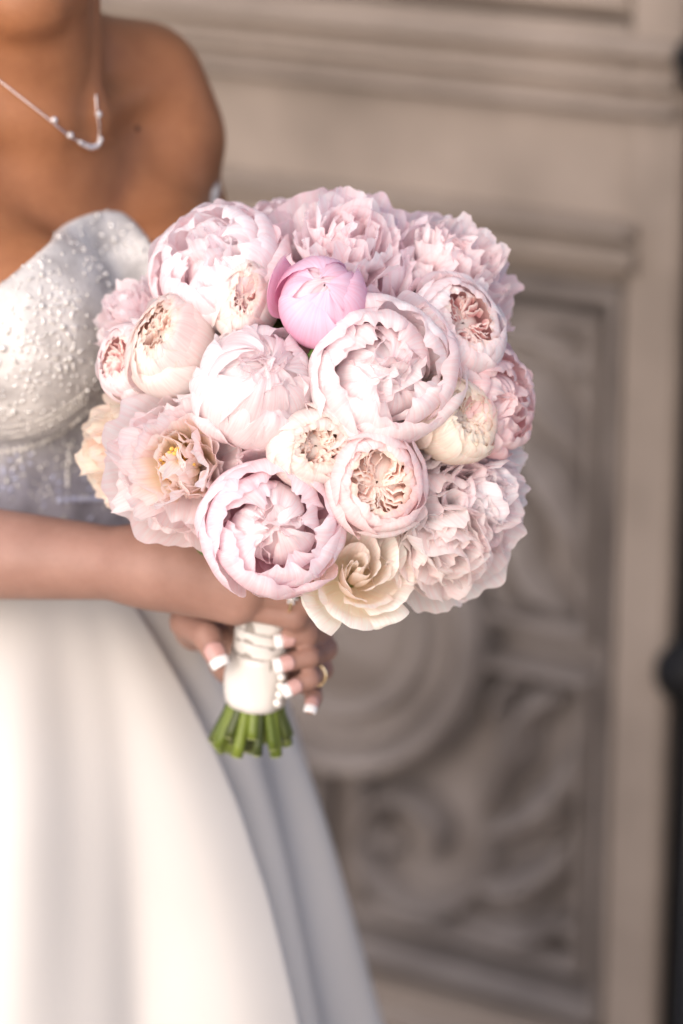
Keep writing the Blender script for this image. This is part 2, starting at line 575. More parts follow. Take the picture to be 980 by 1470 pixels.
# dark rebate beside the door and the iron bolt rod in front of it
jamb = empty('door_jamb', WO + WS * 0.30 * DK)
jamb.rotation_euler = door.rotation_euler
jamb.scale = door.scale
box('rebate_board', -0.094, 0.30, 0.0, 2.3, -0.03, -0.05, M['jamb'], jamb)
tag(jamb, 'near-black recessed jamb beside the carved door', 'door jamb')
rod = empty('bolt_rod', WO + (WS * 0.222 + WN * 0.03) * DK)
rod.rotation_euler = door.rotation_euler
rod.scale = door.scale
tag(rod, 'black iron bolt rod with round knobs upright along the door edge', 'bolt')
b_ = Bag(); b_.add(tube_np([(0, 0, 0.02), (0, 0, 2.2)], 0.0095, 12)); b_.build('bar', M['iron'], rod)
for z in (0.727, 1.275):
    prof = [(0.0, -0.036), (0.010, -0.034), (0.012, -0.028), (0.018, -0.022), (0.0262, -0.012), (0.0285, 0.0), (0.0262, 0.012), (0.018, 0.022), (0.012, 0.028), (0.010, 0.034), (0.0, 0.036)]
    vs = [(r * math.cos(2 * math.pi * i / 20), r * math.sin(2 * math.pi * i / 20), z + h) for r, h in prof for i in range(20)]
    mesh('knob', vs, grid_faces(20, len(prof), True), M['iron'], rod)

# stone reveal on the far side of the door, closing the view past its edge
wl = empty('door_surround', WO + WS * -0.53 * DK)
wl.rotation_euler = door.rotation_euler
wl.scale = door.scale
box('surround_block', -1.2, 0.0, 0.0, 2.4, 0.05, -0.06, M['door'], wl, 0.01)
tag(wl, 'plain grey-brown stone surround at the hinge side of the carved door', 'door surround')

# ------------------------------------------------------------------ the bride: one continuous body from a distance field
PSI = R(45)                                    # how far the chest is turned from the camera
LD = np.array([math.cos(PSI), math.sin(PSI), 0])
FD = np.array([math.sin(PSI), -math.cos(PSI), 0])
ZD = np.array([0, 0, 1.0])
NW = np.array(PX(122, 172, 2.145))             # the notch between the collarbones
DH = 2.115                                     # distance of the bouquet handle


def B(l, f, u):
    """body point in cm (left, forward, up from the notch) -> world metres"""
    return NW + (LD * l + FD * f + ZD * u) * 0.01


def W(x, y, d):
    return np.array(PX(x, y, d))


def rcone(p, a, b, ra, rb):
    a = np.asarray(a); b = np.asarray(b)
    ab = b - a
    h = np.clip(((p - a) @ ab) / (ab @ ab), 0, 1)
    q = p - a - h[:, None] * ab
    return np.sqrt((q * q).sum(1)) - (ra + (rb - ra) * h)


def ell(p, c, rad, axes):
    q = (p - np.asarray(c)) @ np.asarray(axes).T
    rad = np.asarray(rad)
    k0 = np.sqrt(((q / rad) ** 2).sum(1)) + 1e-9
    k1 = np.sqrt(((q / rad ** 2) ** 2).sum(1)) + 1e-9
    return k0 * (k0 - 1) / k1


def smin(a, b, k):
    h = np.clip(0.5 + 0.5 * (b - a) / k, 0, 1)
    return b + (a - b) * h - k * h * (1 - h)


BA = np.stack([LD, FD, ZD])


def be(p, l, f, u, rl, rf, ru, tilt=0.0, yaw=0.0):
    ax = BA
    if yaw:
        c, s = math.cos(yaw), math.sin(yaw)
        ax = np.stack([LD * c + FD * s, FD * c - LD * s, ZD])
    if tilt:
        c, s = math.cos(tilt), math.sin(tilt)
        ax = np.stack([ax[0], ax[1] * c + ax[2] * s, ax[2] * c - ax[1] * s])
    return ell(p, B(l, f, u), np.array([rl, rf, ru]) * 0.01, ax)


def bc(p, a, b, ra, rb):
    return rcone(p, B(*a), B(*b), ra * 0.01, rb * 0.01)


def sdf_torso(p):
    d = be(p, 0, -8.2, -13, 14.2, 9.0, 15)
    d = smin(d, be(p, 0, -8.2, -30, 11.3, 8.8, 14), 0.05)
    d = smin(d, be(p, 0, -8.5, -50, 15.0, 11.0, 13), 0.06)
    for s in (1, -1):
        d = smin(d, be(p, s * 6.6, 0.5, -14.4, 6.6, 6.6, 7.2, tilt=R(-8), yaw=R(-10 * s)), 0.022)
        d = smin(d, bc(p, (s * 9, -3.5, -9), (s * 13.8, -5.8, -4.5), 4.2, 3.6), 0.03)   # pectoral fold to the arm
    return d


HY = R(18)
HL = np.array([math.cos(HY), math.sin(HY), 0])
HF = np.array([math.sin(HY), -math.cos(HY), 0])
HC = W(46, 44, 2.075)                           # the chin


def H(l, f, u):
    return HC + (HL * l + HF * f + ZD * u) * 0.01


HA = np.stack([HL, HF, ZD])


def sdf_head(p):
    d = ell(p, H(0, -1.9, 1.6), np.array([2.5, 2.3, 2.1]) * .01, HA)
    for s in (1, -1):
        d = smin(d, rcone(p, H(s * 1.0, -2.0, 1.5), H(s * 5.2, -8.2, 4.2), .017, .017), .018)
        d = smin(d, ell(p, H(s * 4.2, -3.6, 6.6), np.array([2.6, 2.6, 2.8]) * .01, HA), .02)
    d = smin(d, ell(p, H(0, -6.6, 8.2), np.array([6.3, 6.2, 8.4]) * .01, HA), .03)
    d = smin(d, ell(p, H(0, -9.2, 13.0), np.array([7.4, 9.2, 8.6]) * .01, HA), .02)
    d = smin(d, rcone(p, H(0, .3, 6.2), H(0, -.9, 10.2), .0095, .006), .008)
    for s in (1, -1):
        d = smin(d, ell(p, H(s * .9, -.2, 6.0), np.array([.75, .8, .6]) * .01, HA), .005)
        d = np.maximum(d, -ell(p, H(s * 3.2, .2, 10.0), np.array([1.9, 1.4, 1.2]) * .01, HA)) if False else d
        d = smin(d, ell(p, H(s * 7.0, -8.8, 8.6), np.array([.7, 1.8, 3.0]) * .01, HA), .006)
    d = smin(d, ell(p, H(0, -.7, 4.15), np.array([2.3, .9, .55]) * .01, HA), .004)
    d = smin(d, ell(p, H(0, -.8, 3.15), np.array([2.0, .9, .6]) * .01, HA), .004)
    return d


def sdf_shoulders(p):
    neck_top = (HC + (-HF * 6.0 + ZD * 3.0) * 0.01)
    d = rcone(p, B(-.4, -6.6, -3), neck_top, .058, .053)
    for s in (1, -1):
        d = smin(d, bc(p, (s * 3.5, -8.0, 4.0), (s * 11.5, -7.2, 1.4), 3.4, 3.2), 0.035)       # trapezius
        d = smin(d, be(p, s * 12.3, -6.6, -2.2, 4.2, 4.7, 5.6), 0.04)                         # deltoid
        d = smin(d, bc(p, (s * 2.2, -1.3, -0.2), (s * 12.5, -5.6, 1.0), 0.7, 0.5), 0.030)      # collarbone
        jaw = HC + (HL * s * 6.0 - HF * 9.0 + ZD * 5.5) * 0.01
        d = smin(d, rcone(p, B(s * 1.3, -1.5, 0.2), jaw, .0090, .0125), 0.014)                # neck muscle
    return d


# right arm: elbow out of frame, forearm level across the waist, hand closed on the handle
RH = DH - 0.035


def sdf_right_arm(p):
    el = W(-265, 775, 2.165)
    wr = W(206, 812, RH + 0.004)
    sh = B(-15, -6.8, -4)
    d = rcone(p, sh, el, .046, .038)
    mid = el * .68 + wr * .32
    fa = smin(rcone(p, el, mid, .040, .0385), rcone(p, mid, wr, .037, .0240), .02)
    d = smin(d, fa, .02)
    # flattened wrist and back of the hand
    palm = rcone(p, wr, W(262, 815, RH), .0245, .0245)
    for (x, y, dd, r) in ((348, 803, -.006, .0125), (356, 826, -.012, .0125), (352, 849, -.012, .0120), (338, 869, -.006, .0112)):
        palm = smin(palm, rcone(p, W(240, 795 + (y - 803) * .55, RH), W(x, y, RH + dd), .0160, r), .013)
    d = smin(d, palm, .016)
    for (x, y, dd, r) in ((350, 804, -.012, .0075), (358, 827, -.0185, .0078), (354, 850, -.0180, .0075), (340, 870, -.011, .0068)):
        palm = smin(palm, rcone(p, W(x, y, RH + dd), W(x - 60, y - (y - 812) * .45, RH + dd + .004), r, r * .35), .006)    # knuckle and tendon
    fing = None
    rows = (((348, 803, -.006), (432, 806, -.004), (452, 812, .036), (412, 818, .066), .0098),
            ((356, 826, -.012), (440, 838, -.008), (458, 842, .034), (415, 846, .066), .0099),
            ((352, 849, -.012), (440, 862, -.009), (459, 866, .030), (418, 868, .062), .0094),
            ((338, 869, -.006), (424, 886, -.006), (448, 890, .024), (412, 890, .054), .0086))
    for a, b1, c1, e1, r in rows:
        f = rcone(p, W(a[0], a[1], RH + a[2]), W(b1[0], b1[1], RH + b1[2]), r * 1.1, r)
        f = smin(f, rcone(p, W(b1[0], b1[1], RH + b1[2]), W(c1[0], c1[1], RH + c1[2]), r, r * .93), .003)
        f = smin(f, rcone(p, W(c1[0], c1[1], RH + c1[2]), W(e1[0], e1[1], RH + e1[2]), r * .93, r * .78), .003)
        f = smin(palm, f, .006)
        fing = f if fing is None else np.minimum(fing, f)
    # thumb over the top of the grip, on the far side
    th = smin(rcone(p, W(268, 800, RH + .012), W(330, 792, RH + .036), .0135, .0115), rcone(p, W(330, 792, RH + .036), W(392, 800, RH + .058), .0112, .0088), .004)
    fing = np.minimum(fing, smin(palm, th, .008))
    return np.minimum(smin(d, palm, .012), fing)


# left hand: palm behind the handle, thumb down its left side, fingers round the right with nails to the camera
LROWS = (  # knuckle, middle joint, last joint, tip (px, px, offset from the handle's distance), radius
    ((418, 900, .052), (461, 905, .006), (441, 913, -.026), (408, 919, -.0305), .0072),
    ((420, 925, .054), (467, 931, .006), (444, 942, -.027), (407, 953, -.0320), .0076),
    ((416, 950, .052), (462, 961, .005), (445, 974, -.024), (418, 988, -.0290), .0070),
    ((408, 972, .048), (448, 988, .008), (450, 1001, -.008), (446, 1016, -.016), .0060))
LTH = ((282, 902, .036), (270, 892, .004), (296, 912, -.018), (312, 944, -.0270))


def sdf_left_arm(p):
    sh = B(12.9, -7.0, -5)
    el = B(21.4, -6.5, -30)
    wr = W(352, 905, DH + .105)
    d = rcone(p, sh, el, .0425, .037)
    mid = el * .68 + wr * .32
    d = smin(d, smin(rcone(p, el, mid, .038, .036), rcone(p, mid, wr, .035, .0255), .02), .02)
    palm = rcone(p, wr, W(350, 925, DH + .062), .0255, .022)
    for k in LROWS[:4]:
        a = k[0]
        palm = smin(palm, rcone(p, W(340, 915 + (a[1] - 900) * .5, DH + .060), W(a[0], a[1], DH + a[2]), .0165, .0105), .012)
    d = smin(d, palm, .014)
    best = d
    for a, b1, c1, e1, r in LROWS:
        P4 = [W(q[0], q[1], DH + q[2]) for q in (a, b1, c1, e1)]
        f = rcone(p, P4[0], P4[1], r * 1.22, r * 1.1)
        f = smin(f, rcone(p, P4[1], P4[2], r * 1.1, r), .003)
        f = smin(f, rcone(p, P4[2], P4[3], r, r * .82), .003)
        best = np.minimum(best, smin(palm, f, .006))
    T4 = [W(q[0], q[1], DH + q[2]) for q in LTH]
    th = rcone(p, T4[0], T4[1], .0165, .0125)
    th = smin(th, rcone(p, T4[1], T4[2], .0125, .0102), .004)
    th = smin(th, rcone(p, T4[2], T4[3], .0102, .0082), .003)
    return np.minimum(best, smin(palm, th, .012))


def near(fn, p, lo_, hi_, far=.2):
    m_ = ((p > lo_) & (p < hi_)).all(1)
    d = np.full(len(p), far)
    if m_.any(): d[m_] = fn(p[m_])
    return d


def box_of(pts, r):
    pts = np.array(pts)
    return pts.min(0) - r, pts.max(0) + r


BX_R = box_of([B(-16.8, -6.6, -7), W(-265, 775, 2.165), W(470, 900, RH + .07), W(470, 780, RH - .02)], .08)
BX_L = box_of([B(16.6, -6.8, -7), B(20.5, -6.5, -31), W(480, 1030, DH - .04), W(255, 880, DH - .04)], .08)
BX_H = box_of([H(0, -22, 24), H(-8, -8, 0), H(8, 2, 0), H(8, -22, 0)], .03)


def sdf_body(p):
    d = smin(sdf_torso(p), sdf_shoulders(p), .030)
    d = smin(d, near(sdf_head, p, *BX_H), .012)
    d = smin(d, near(sdf_right_arm, p, *BX_R), .012)
    d = smin(d, near(sdf_left_arm, p, *BX_L), .012)
    return d


def surface(fn, lo, hi, h, name, mat, parent, blk=8):
    """sparse surface nets of a distance function"""
    lo = np.asarray(lo); hi = np.asarray(hi)
    nb = np.ceil((hi - lo) / (h * blk)).astype(int)
    N = nb * blk + 1
    cen = np.stack(np.meshgrid(*[lo[i] + (np.arange(nb[i]) + .5) * h * blk for i in range(3)], indexing='ij'), -1)
    dc = fn(cen.reshape(-1, 3)).reshape(nb)
    D = np.where(np.repeat(np.repeat(np.repeat(dc, blk, 0), blk, 1), blk, 2) < 0, -1.0, 1.0).astype(np.float32)
    D = np.pad(D, ((0, 1),) * 3, mode='edge')
    act = np.argwhere(np.abs(dc) < h * blk * 1.15)
    loc = np.stack(np.meshgrid(*[np.arange(blk + 1)] * 3, indexing='ij'), -1).reshape(-1, 3)
    for s in range(0, len(act), 200):
        ijk = (act[s:s + 200, None, :] * blk + loc[None]).reshape(-1, 3)
        D[ijk[:, 0], ijk[:, 1], ijk[:, 2]] = fn(lo + ijk * h)
    neg = D < 0
    c = np.zeros(tuple(N - 1), dtype=np.int8)
    for a in (0, 1):
        for b2 in (0, 1):
            for e2 in (0, 1):
                c += neg[a:N[0] - 1 + a, b2:N[1] - 1 + b2, e2:N[2] - 1 + e2]
    cell = np.argwhere((c > 0) & (c < 8))
    idx = -np.ones(tuple(N - 1), dtype=np.int32)
    idx[cell[:, 0], cell[:, 1], cell[:, 2]] = np.arange(len(cell))
    acc = np.zeros((len(cell), 3)); cnt = np.zeros(len(cell))
    corners = [(a, b2, e2) for a in (0, 1) for b2 in (0, 1) for e2 in (0, 1)]
    val = {k: D[cell[:, 0] + k[0], cell[:, 1] + k[1], cell[:, 2] + k[2]] for k in corners}
    for k in corners:
        for ax in range(3):
            if k[ax] == 0:
                k2 = list(k); k2[ax] = 1; k2 = tuple(k2)
                va, vb = val[k], val[k2]
                mk = (va < 0) != (vb < 0)
                t = np.where(mk, va / np.where(mk, va - vb, 1), 0)
                pt = np.tile(np.array(k, float), (len(cell), 1))
                pt[:, ax] = t
                acc[mk] += pt[mk]; cnt[mk] += 1
    verts = lo + (cell + acc / cnt[:, None]) * h
    faces = []
    for ax in range(3):
        u, v = (ax + 1) % 3, (ax + 2) % 3
        s0 = [slice(0, N[i]) for i in range(3)]
        s1 = list(s0)
        s0[ax] = slice(0, N[ax] - 1); s1[ax] = slice(1, N[ax])
        ch = np.argwhere(neg[tuple(s0)] != neg[tuple(s1)])
        ok = (ch[:, u] > 0) & (ch[:, v] > 0) & (ch[:, u] < N[u] - 1) & (ch[:, v] < N[v] - 1)
        ch = ch[ok]
        flip = ~neg[ch[:, 0], ch[:, 1], ch[:, 2]]
        q = []
        for du, dv in ((-1, -1), (0, -1), (0, 0), (-1, 0)):
            e2 = ch.copy(); e2[:, u] += du; e2[:, v] += dv
            q.append(idx[e2[:, 0], e2[:, 1], e2[:, 2]])
        q = np.stack(q, 1)
        q[flip] = q[flip][:, ::-1]
        faces.append(q)
    faces = np.concatenate(faces)
    faces = faces[(faces >= 0).all(1)]
    return mesh(name, verts, faces, mat, parent)


person = empty('person', (B(0, -8.5, 0)[0], B(0, -8.5, 0)[1], 0.0))
tag(person, 'woman in a beaded strapless ivory gown clasping a peony bouquet before the carved door', 'person')
PINV = person.matrix_basis.inverted()


def child(o, par):
    """parent an object built in world coordinates"""
    o.parent = par
    o.matrix_parent_inverse = Matrix.Translation(-Vector(par.location)) if par.parent is None else Matrix.Identity(4)
    return o


ext = [B(-24, -22, -54), B(24, 14, 30), W(-300, 775, 2.2), W(480, 1030, 2.0), B(-24, 14, 30), B(24, -22, -54), H(0, -20, 24), H(-9, 3, 0)]
lo = np.min(ext, axis=0) - .03
hi = np.max(ext, axis=0) + .03
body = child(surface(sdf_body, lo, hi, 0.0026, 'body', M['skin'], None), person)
dg = bpy.context.evaluated_depsgraph_get()


def bvh_of(o):
    me = o.data
    return BVHTree.FromPolygons([v.co.copy() for v in me.vertices], [tuple(p.vertices) for p in me.polygons])


BODY_BVH = bvh_of(body)


def cast(bvh, x, y):
    d = (FW + RT * ((x - 490) / FPX) - UP * ((y - 735) / FPX)).normalized()
    h = bvh.ray_cast(CAM, d)
    return (h[0], h[1]) if h[0] is not None else None


# hair, gathered into a low bun (above the frame)
def sdf_hair(p):
    d = ell(p, H(0, -10.0, 13.6), np.array([8.2, 9.6, 9.0]) * .01, HA)
    d = np.maximum(d, ((p - H(0, -5.0, 12.0)) @ (HF * .75 - ZD * .66)))
    return smin(d, ell(p, H(0, -20.0, 9.5), np.array([4.8, 4.0, 4.6]) * .01, HA), .02)


child(surface(sdf_hair, H(-14, -14, 3) - .14, H(14, 2, 24) + .12, .005, 'hair', M['hair'], None), person)

# mole on the chest
h = cast(BODY_BVH, 197, 185)
if h:
    q = Bag(); q.add(sph_np(h[0] - h[1] * .0008, .0027, 10, 6)); child(q.build('mole', M['mole']), body)
    bpy.data.objects['mole'].matrix_parent_inverse = Matrix.Identity(4)


def reparent_identity(o, par):
    """parent world-space geometry under a part that itself sits in world space below the person"""
    o.parent = par
    o.matrix_parent_inverse = Matrix.Identity(4)
    return o


# fingernails of the lower hand, French manicure
def nail(tip, prev, r_tip, r_prev, ln, ext_, parent):
    t = Vector(tip); pv = Vector(prev)
    seg = (t - pv).length
    ax = (t - pv).normalized()
    toward = (CAM - t).normalized()
    nrm = (toward - ax * toward.dot(ax)).normalized()
    sd = ax.cross(nrm)
    for part, s0, s1, mt in (('fingernail', -ln, .45 * r_tip, M['nail_pink']), ('nail_tip', .45 * r_tip, ext_, M['nail_white'])):
        vs = []
        for j in range(6):
            q = j / 5
            a = s0 + (s1 - s0) * q
            rad = r_tip + (r_prev - r_tip) * max(0, -a) / seg + .0005
            for i in range(9):
                u = i / 4 - 1
                w = .80 * rad
                if part == 'fingernail': w *= (.72, .93, 1, 1, 1, 1)[j]
                else: w *= 1 - .10 * q - (.16 * (q == 1))
                back = .0012 * u * u * (q == 1) * (part == 'nail_tip') - .0012 * u * u * (j == 0) * (part == 'fingernail')
                vs.append(tuple(t + ax * (a - back) + sd * (w * u) + nrm * (rad * math.sqrt(1 - .62 * u * u) + (.0002 if part == 'nail_tip' else 0) - .0008 * max(0, a) / .008)))
        o = mesh(part, vs, grid_faces(9, 6), mt)
        sm = o.modifiers.new('thickness', 'SOLIDIFY'); sm.thickness = .0006; sm.offset = 1
        reparent_identity(o, parent)


for a, b1, c1, e1, r in LROWS:
    nail(W(e1[0], e1[1], DH + e1[2]), W(c1[0], c1[1], DH + c1[2]), r * .82, r, .0064, .0088, body)
nail(W(LTH[3][0], LTH[3][1], DH + LTH[3][2]), W(LTH[2][0], LTH[2][1], DH + LTH[2][2]), .0082, .0102, .0082, .0112, body)

# ------------------------------------------------------------------ gown: bodice
NX = np.array([-16, -12, -9, -6.1, -4.1, -2.3, -0.6, 1.4, 3.4, 5.1, 5.9, 7, 9], float)      # near cup, across the view of the chest
NXU = np.array([-12.5, -12.2, -11.6, -10.3, -8.8, -7.6, -6.9, -6.8, -7.7, -9.6, -10.9, -11.5, -11.6], float)
NL = np.array([2, 5, 7, 9.5, 12, 13.5, 17], float)                                              # far cup, to the arm
NU = np.array([-11.4, -11.4, -11.0, -10.2, -8.8, -7.2, -6.8], float)


def sdf_bodice(p):
    d = sdf_torso(p) - .0045
    q = (p - NW) * 100
    l = q @ LD; f = q @ FD; u = q @ ZD
    xw = (l + f) * .7071
    a_ = sum(np.interp(xw + k, NX, NXU) for k in (-1, -.5, 0, .5, 1)) / 5
    top = a_ + (np.interp(l, NL, NU) - a_) * np.clip((l - 3.5) / 2.5, 0, 1)
    top = np.where(f < -12, -12, top)
    d = np.maximum(d, (u - top) * .006)
    return np.maximum(d, (-38.5 - u) * .01)


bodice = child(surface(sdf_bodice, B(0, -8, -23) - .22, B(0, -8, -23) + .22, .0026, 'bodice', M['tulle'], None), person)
BOD_BVH = bvh_of(bodice)
rnd = random.Random(4)
bag, bagb = Bag(), Bag()


def bead(bag_, p, nrm, r, elong=1.0, dirv=None):
    rot = None
    if dirv is not None:
        z = dirv.normalized()
        rot = z.to_track_quat('Z', 'Y').to_matrix()
    bag_.add(sph_np(p + nrm * r * .4, r, 6, 4, (1, 1, elong), rot))


def on(x, y):
    return cast(BOD_BVH, x, y)


def tangent(nrm, a):
    t = Vector((1, 0, 0)) - nrm * nrm.x
    t.normalize()
    b3 = nrm.cross(t)
    return t * math.cos(a) + b3 * math.sin(a)


# embroidered flower sprays
sprays = [(165, 345, 1.2), (150, 395, 1), (60, 440, 1), (95, 435, .9), (5, 500, 1.2), (90, 470, 1.1), (40, 545, .9), (100, 515, 1), (20, 590, 1), (85, 530, .8),
          (-40, 450, 1.1), (-60, 560, 1.1), (-120, 500, 1), (-110, 610, 1), (205, 360, .8), (195, 420, .9), (120, 360, .9), (60, 395, .9), (98, 650, .9), (30, 660, .8),
          (-50, 660, 1), (140, 690, .8), (70, 700, .8), (10, 690, .9), (45, 490, .8), (125, 560, .8), (255, 380, 1), (270, 460, 1)]
for (x, y, s) in sprays:
    hc = on(x, y)
    if not hc: continue
    p, nm = hc
    k = rnd.randint(6, 8)
    a0 = rnd.random() * 6
    blue = y > 655
    for i in range(k):
        a = a0 + 2 * math.pi * i / k
        dv = tangent(nm, a)
        ln = (.0075 + .006 * rnd.random()) * s
        q = p + dv * ln * .85
        hh = BOD_BVH.find_nearest(q)
        bead(bagb if blue and rnd.random() < .6 else bag, hh[0], hh[1], .0012 * s, 2.6, dv)
        q = p + dv * ln * 1.7
        hh = BOD_BVH.find_nearest(q)
        bead(bag, hh[0], hh[1], .0011)
    bead(bag, p, nm, .0024 * s)
# scattered sequins and seed beads over the whole front
bverts = [v.co.copy() for v in bodice.data.vertices]
for i in range(2600):
    p = rnd.choice(bverts)
    hh = BOD_BVH.find_nearest(p)
    q = (np.array(p) - NW) * 100
    if q @ FD < -9: continue
    blue = (q @ ZD) < -24
    if blue and rnd.random() < .2: continue
    bead(bagb if (blue and rnd.random() < .5) else bag, hh[0], hh[1], rnd.choice((.0006, .0007, .0009, .0012)), rnd.choice((1, 1, 2.2)), tangent(hh[1], rnd.random() * 6))


def strand(pts, r, step, bg_):
    path = smooth_path([Vector((x, y, 0)) for x, y in pts], 40)
    last = None
    for q in path:
        h_ = on(q.x, q.y)
        if not h_: continue
        if last is None or (h_[0] - last).length > step:
            bead(bg_, h_[0], h_[1], r * rnd.uniform(.85, 1.1))
            last = h_[0]


pearls = Bag()
strand([(-130, 610), (-60, 640), (0, 648), (45, 640), (85, 622), (125, 590)], .0017, .0042, pearls)
strand([(-130, 590), (-60, 618), (0, 628), (45, 621), (85, 604), (125, 575)], .0009, .0024, pearls)
strand([(-130, 584), (-60, 611), (0, 621), (45, 614), (85, 596), (125, 568)], .0009, .0024, pearls)
strand([(-130, 577), (-60, 604), (0, 613), (45, 606), (85, 588), (125, 560)], .0009, .0024, pearls)
strand([(100, 640), (98, 660), (96, 680), (97, 700)], .0016, .004, pearls)
strand([(85, 718), (120, 716), (160, 717), (200, 722), (240, 730)], .0026, .0058, bagb)
reparent_identity(tag(bag.build('beadwork', M['bead']), kind='stuff'), bodice)
o = reparent_identity(tag(bagb.build('beadwork', M['bead_blue']), kind='stuff'), bodice)
o['label'] = 'blue-grey beads and sequins near the waist'
reparent_identity(tag(pearls.build('pearl_strand', M['pearl']), kind='stuff'), bodice)

# ------------------------------------------------------------------ gown: satin skirt with deep folds
WC = B(0, -8.5, -35)
NT, NZ = 600, 60
ztop = WC[2] + 0.012
FOLDS = [  # direction (deg, world), height (m at the hem end of the view), half width (deg), lean
    (-47, .070, 6.0, 1), (-70, .012, 7, 0), (-90, .032, 13, 0), (-109, .014, 7, 0), (-126, .036, 12, 0), (-158, .034, 15, 0),
    (-26, .020, 13, 0), (2, .018, 9, 0), (28, .026, 9, 0), (60, .022, 12, 0), (95, .026, 12, 0), (130, .022, 12, 0), (160, .022, 10, 0)]
vs = []
for j in range(NZ):
    t = j / (NZ - 1)
    z = ztop * (1 - t) + 0.004 * t
    dz = ztop - z
    for i in range(NT):
        a = 2 * math.pi * i / NT - math.pi
        dirv = np.array([math.cos(a), math.sin(a), 0])
        cl, cf = dirv @ LD, dirv @ FD
        base = 1 / math.sqrt((cl / .128) ** 2 + (cf / .104) ** 2)
        shear = 0.
        rr = base + .163 * dz + .16 * (1 - math.exp(-dz / .10)) * .42 + .05 * dz * dz
        ad = math.degrees(a)
        grow = (1 - math.exp(-dz / .09)) * (0.6 + 1.1 * dz)
        for (fa, am, hw, lean) in FOLDS:
            dd = (ad - fa + 180 + 4 * math.sin(dz * 5 + fa)) % 360 - 180
            if lean:      # knife pleat: full on one side, dropping sharply on the other
                if dd < 0: s = math.exp(-(dd / 17) ** 2)
                elif dd < 2.2: s = 1 - 1.75 * (dd / 2.2) ** 1.3
                else: s = -.75 * math.exp(-((dd - 2.2) / 9) ** 2)
                rr += am * .62 * grow * s
                if dd < .9: shear = R(5.0) * min(1, grow * 1.6) * math.exp(-((dd - .9) / 4.0) ** 2)      # the lip of the pleat hangs over
            else:
                rr += am * grow * (math.exp(-(dd / hw) ** 2) - .5 * math.exp(-((dd - hw * 1.25) / (hw * .8)) ** 2))
        rr += .0022 * grow * math.sin(ad * .21 + dz * 5) * math.sin(dz * 9 + ad * .07)
        vs.append((WC[0] + rr * math.cos(a + shear), WC[1] + rr * math.sin(a + shear), z))
skirt = mesh('skirt', vs, grid_faces(NT, NZ, True), M['satin'])
child(skirt, person)

# ------------------------------------------------------------------ necklace
nk = empty('necklace', tuple(NW))
tag(nk, 'fine silver chain necklace with a small curved stone pendant on bare skin', 'necklace')


def nk_child(o):
    o.parent = nk
    o.matrix_parent_inverse = Matrix.Translation(-Vector(nk.location))
    return o


chain_px = [(-60, 70), (-30, 95), (0, 116), (30, 140), (60, 164), (82, 182), (97, 194), (112, 203)]
pts = []
for (x, y) in chain_px:
    h_ = cast(BODY_BVH, x, y)
    if h_: pts.append(h_[0] + h_[1] * .0012)
cb = Bag()
if len(pts) > 2:
    for k, q in enumerate(smooth_path(pts, 14)):
        hh = BODY_BVH.find_nearest(q)
        cb.add(sph_np(hh[0] + hh[1] * .001, .0011, 6, 4, (1, 1, 1)))
pts2 = []
for (x, y) in [(140, 196), (141, 182), (139, 168), (137, 152), (136, 138)]:
    h_ = cast(BODY_BVH, x, y)
    if h_: pts2.append(h_[0] + h_[1] * .0012)
if len(pts2) > 2:
    for q in smooth_path(pts2, 8):
        hh = BODY_BVH.find_nearest(q)
        cb.add(sph_np(hh[0] + hh[1] * .001, .0011, 6, 4))
nk_child(cb.build('chain', M['silver']))
pend = Bag(); prs = []
for (x, y) in [(110, 202), (120, 208), (130, 211), (138, 206), (142, 196)]:
    h_ = cast(BODY_BVH, x, y)
    if h_: prs.append(h_[0] + h_[1] * .0022)
if len(prs) > 2:
    sp = smooth_path(prs, 6)
    pend.add(tube_np(sp, [.0008 + .0022 * math.sin(math.pi * (i + .5) / len(sp)) for i in range(len(sp))], 8))
    po = nk_child(pend.build('pendant', M['silver']))
    stn = Bag()
    for i, q in enumerate(sp[1:-1:1]):
        stn.add(sph_np(q + (CAM - q).normalized() * .0018, .0019, 6, 4))
    nk_child(stn.build('pendant_stones', M['stone']))
for (x, y) in ((76, 172), (98, 193), (139, 164)):
    h_ = cast(BODY_BVH, x, y)
    if h_:
        s_ = Bag(); s_.add(sph_np(h_[0] + h_[1] * .002, .0026, 8, 6)); nk_child(s_.build('chain_stone', M['stone']))


# rings
def finger_ring(name, a, b2, r, label, stone, t=.45):
    a, b2 = Vector(a), Vector(b2)
    c = a.lerp(b2, t)
    root = empty(name, c)
    ax = (b2 - a).normalized()
    ref = ((CAM - c) - ax * (CAM - c).dot(ax)).normalized()
    sd = ax.cross(ref)
    ringp = [(ref * math.cos(2 * math.pi * i / 28) + sd * math.sin(2 * math.pi * i / 28)) * r for i in range(29)]
    bb = Bag(); bb.add(tube_np(ringp, .0011, 8, False)); bb.build('band', M['gold'], root)
    if stone:
        s2 = Bag(); s2.add(sph_np(ref * (r + .002) , .0032, 8, 5)); s2.build('stone', M['stone'], root)
        for k in range(6):
            an = 2 * math.pi * k / 6
            s3 = Bag(); s3.add(sph_np(ref * (r + .0012) + (ax * math.cos(an) + sd * math.sin(an)) * .0036, .0012, 6, 4)); s3.build('small_stone', M['stone'], root)
    tag(root, label, 'ring')


finger_ring('gold_ring', W(352, 849, RH - .012), W(440, 862, RH - .009), .0106, 'gold ring with a round stone on the upper hand', True, .74)
finger_ring('silver_ring', W(462, 961, DH + .005), W(445, 974, DH - .024), .0080, 'pale plain band on the lower hand over the satin wrap', False, .6)
# ------------------------------------------------------------------ the bouquet
BC = PX(440, 590, 2.06)
HTOP = PX(384, 850, DH - .022)                 # where the stems bind
HBOT = PX(360, 1058, DH + .018)
bouquet = empty('bridal_bouquet', tuple(PX(372, 960, DH)))
tag(bouquet, 'round bouquet of blush peonies and cream garden roses tied with ivory satin ribbon', 'bouquet')


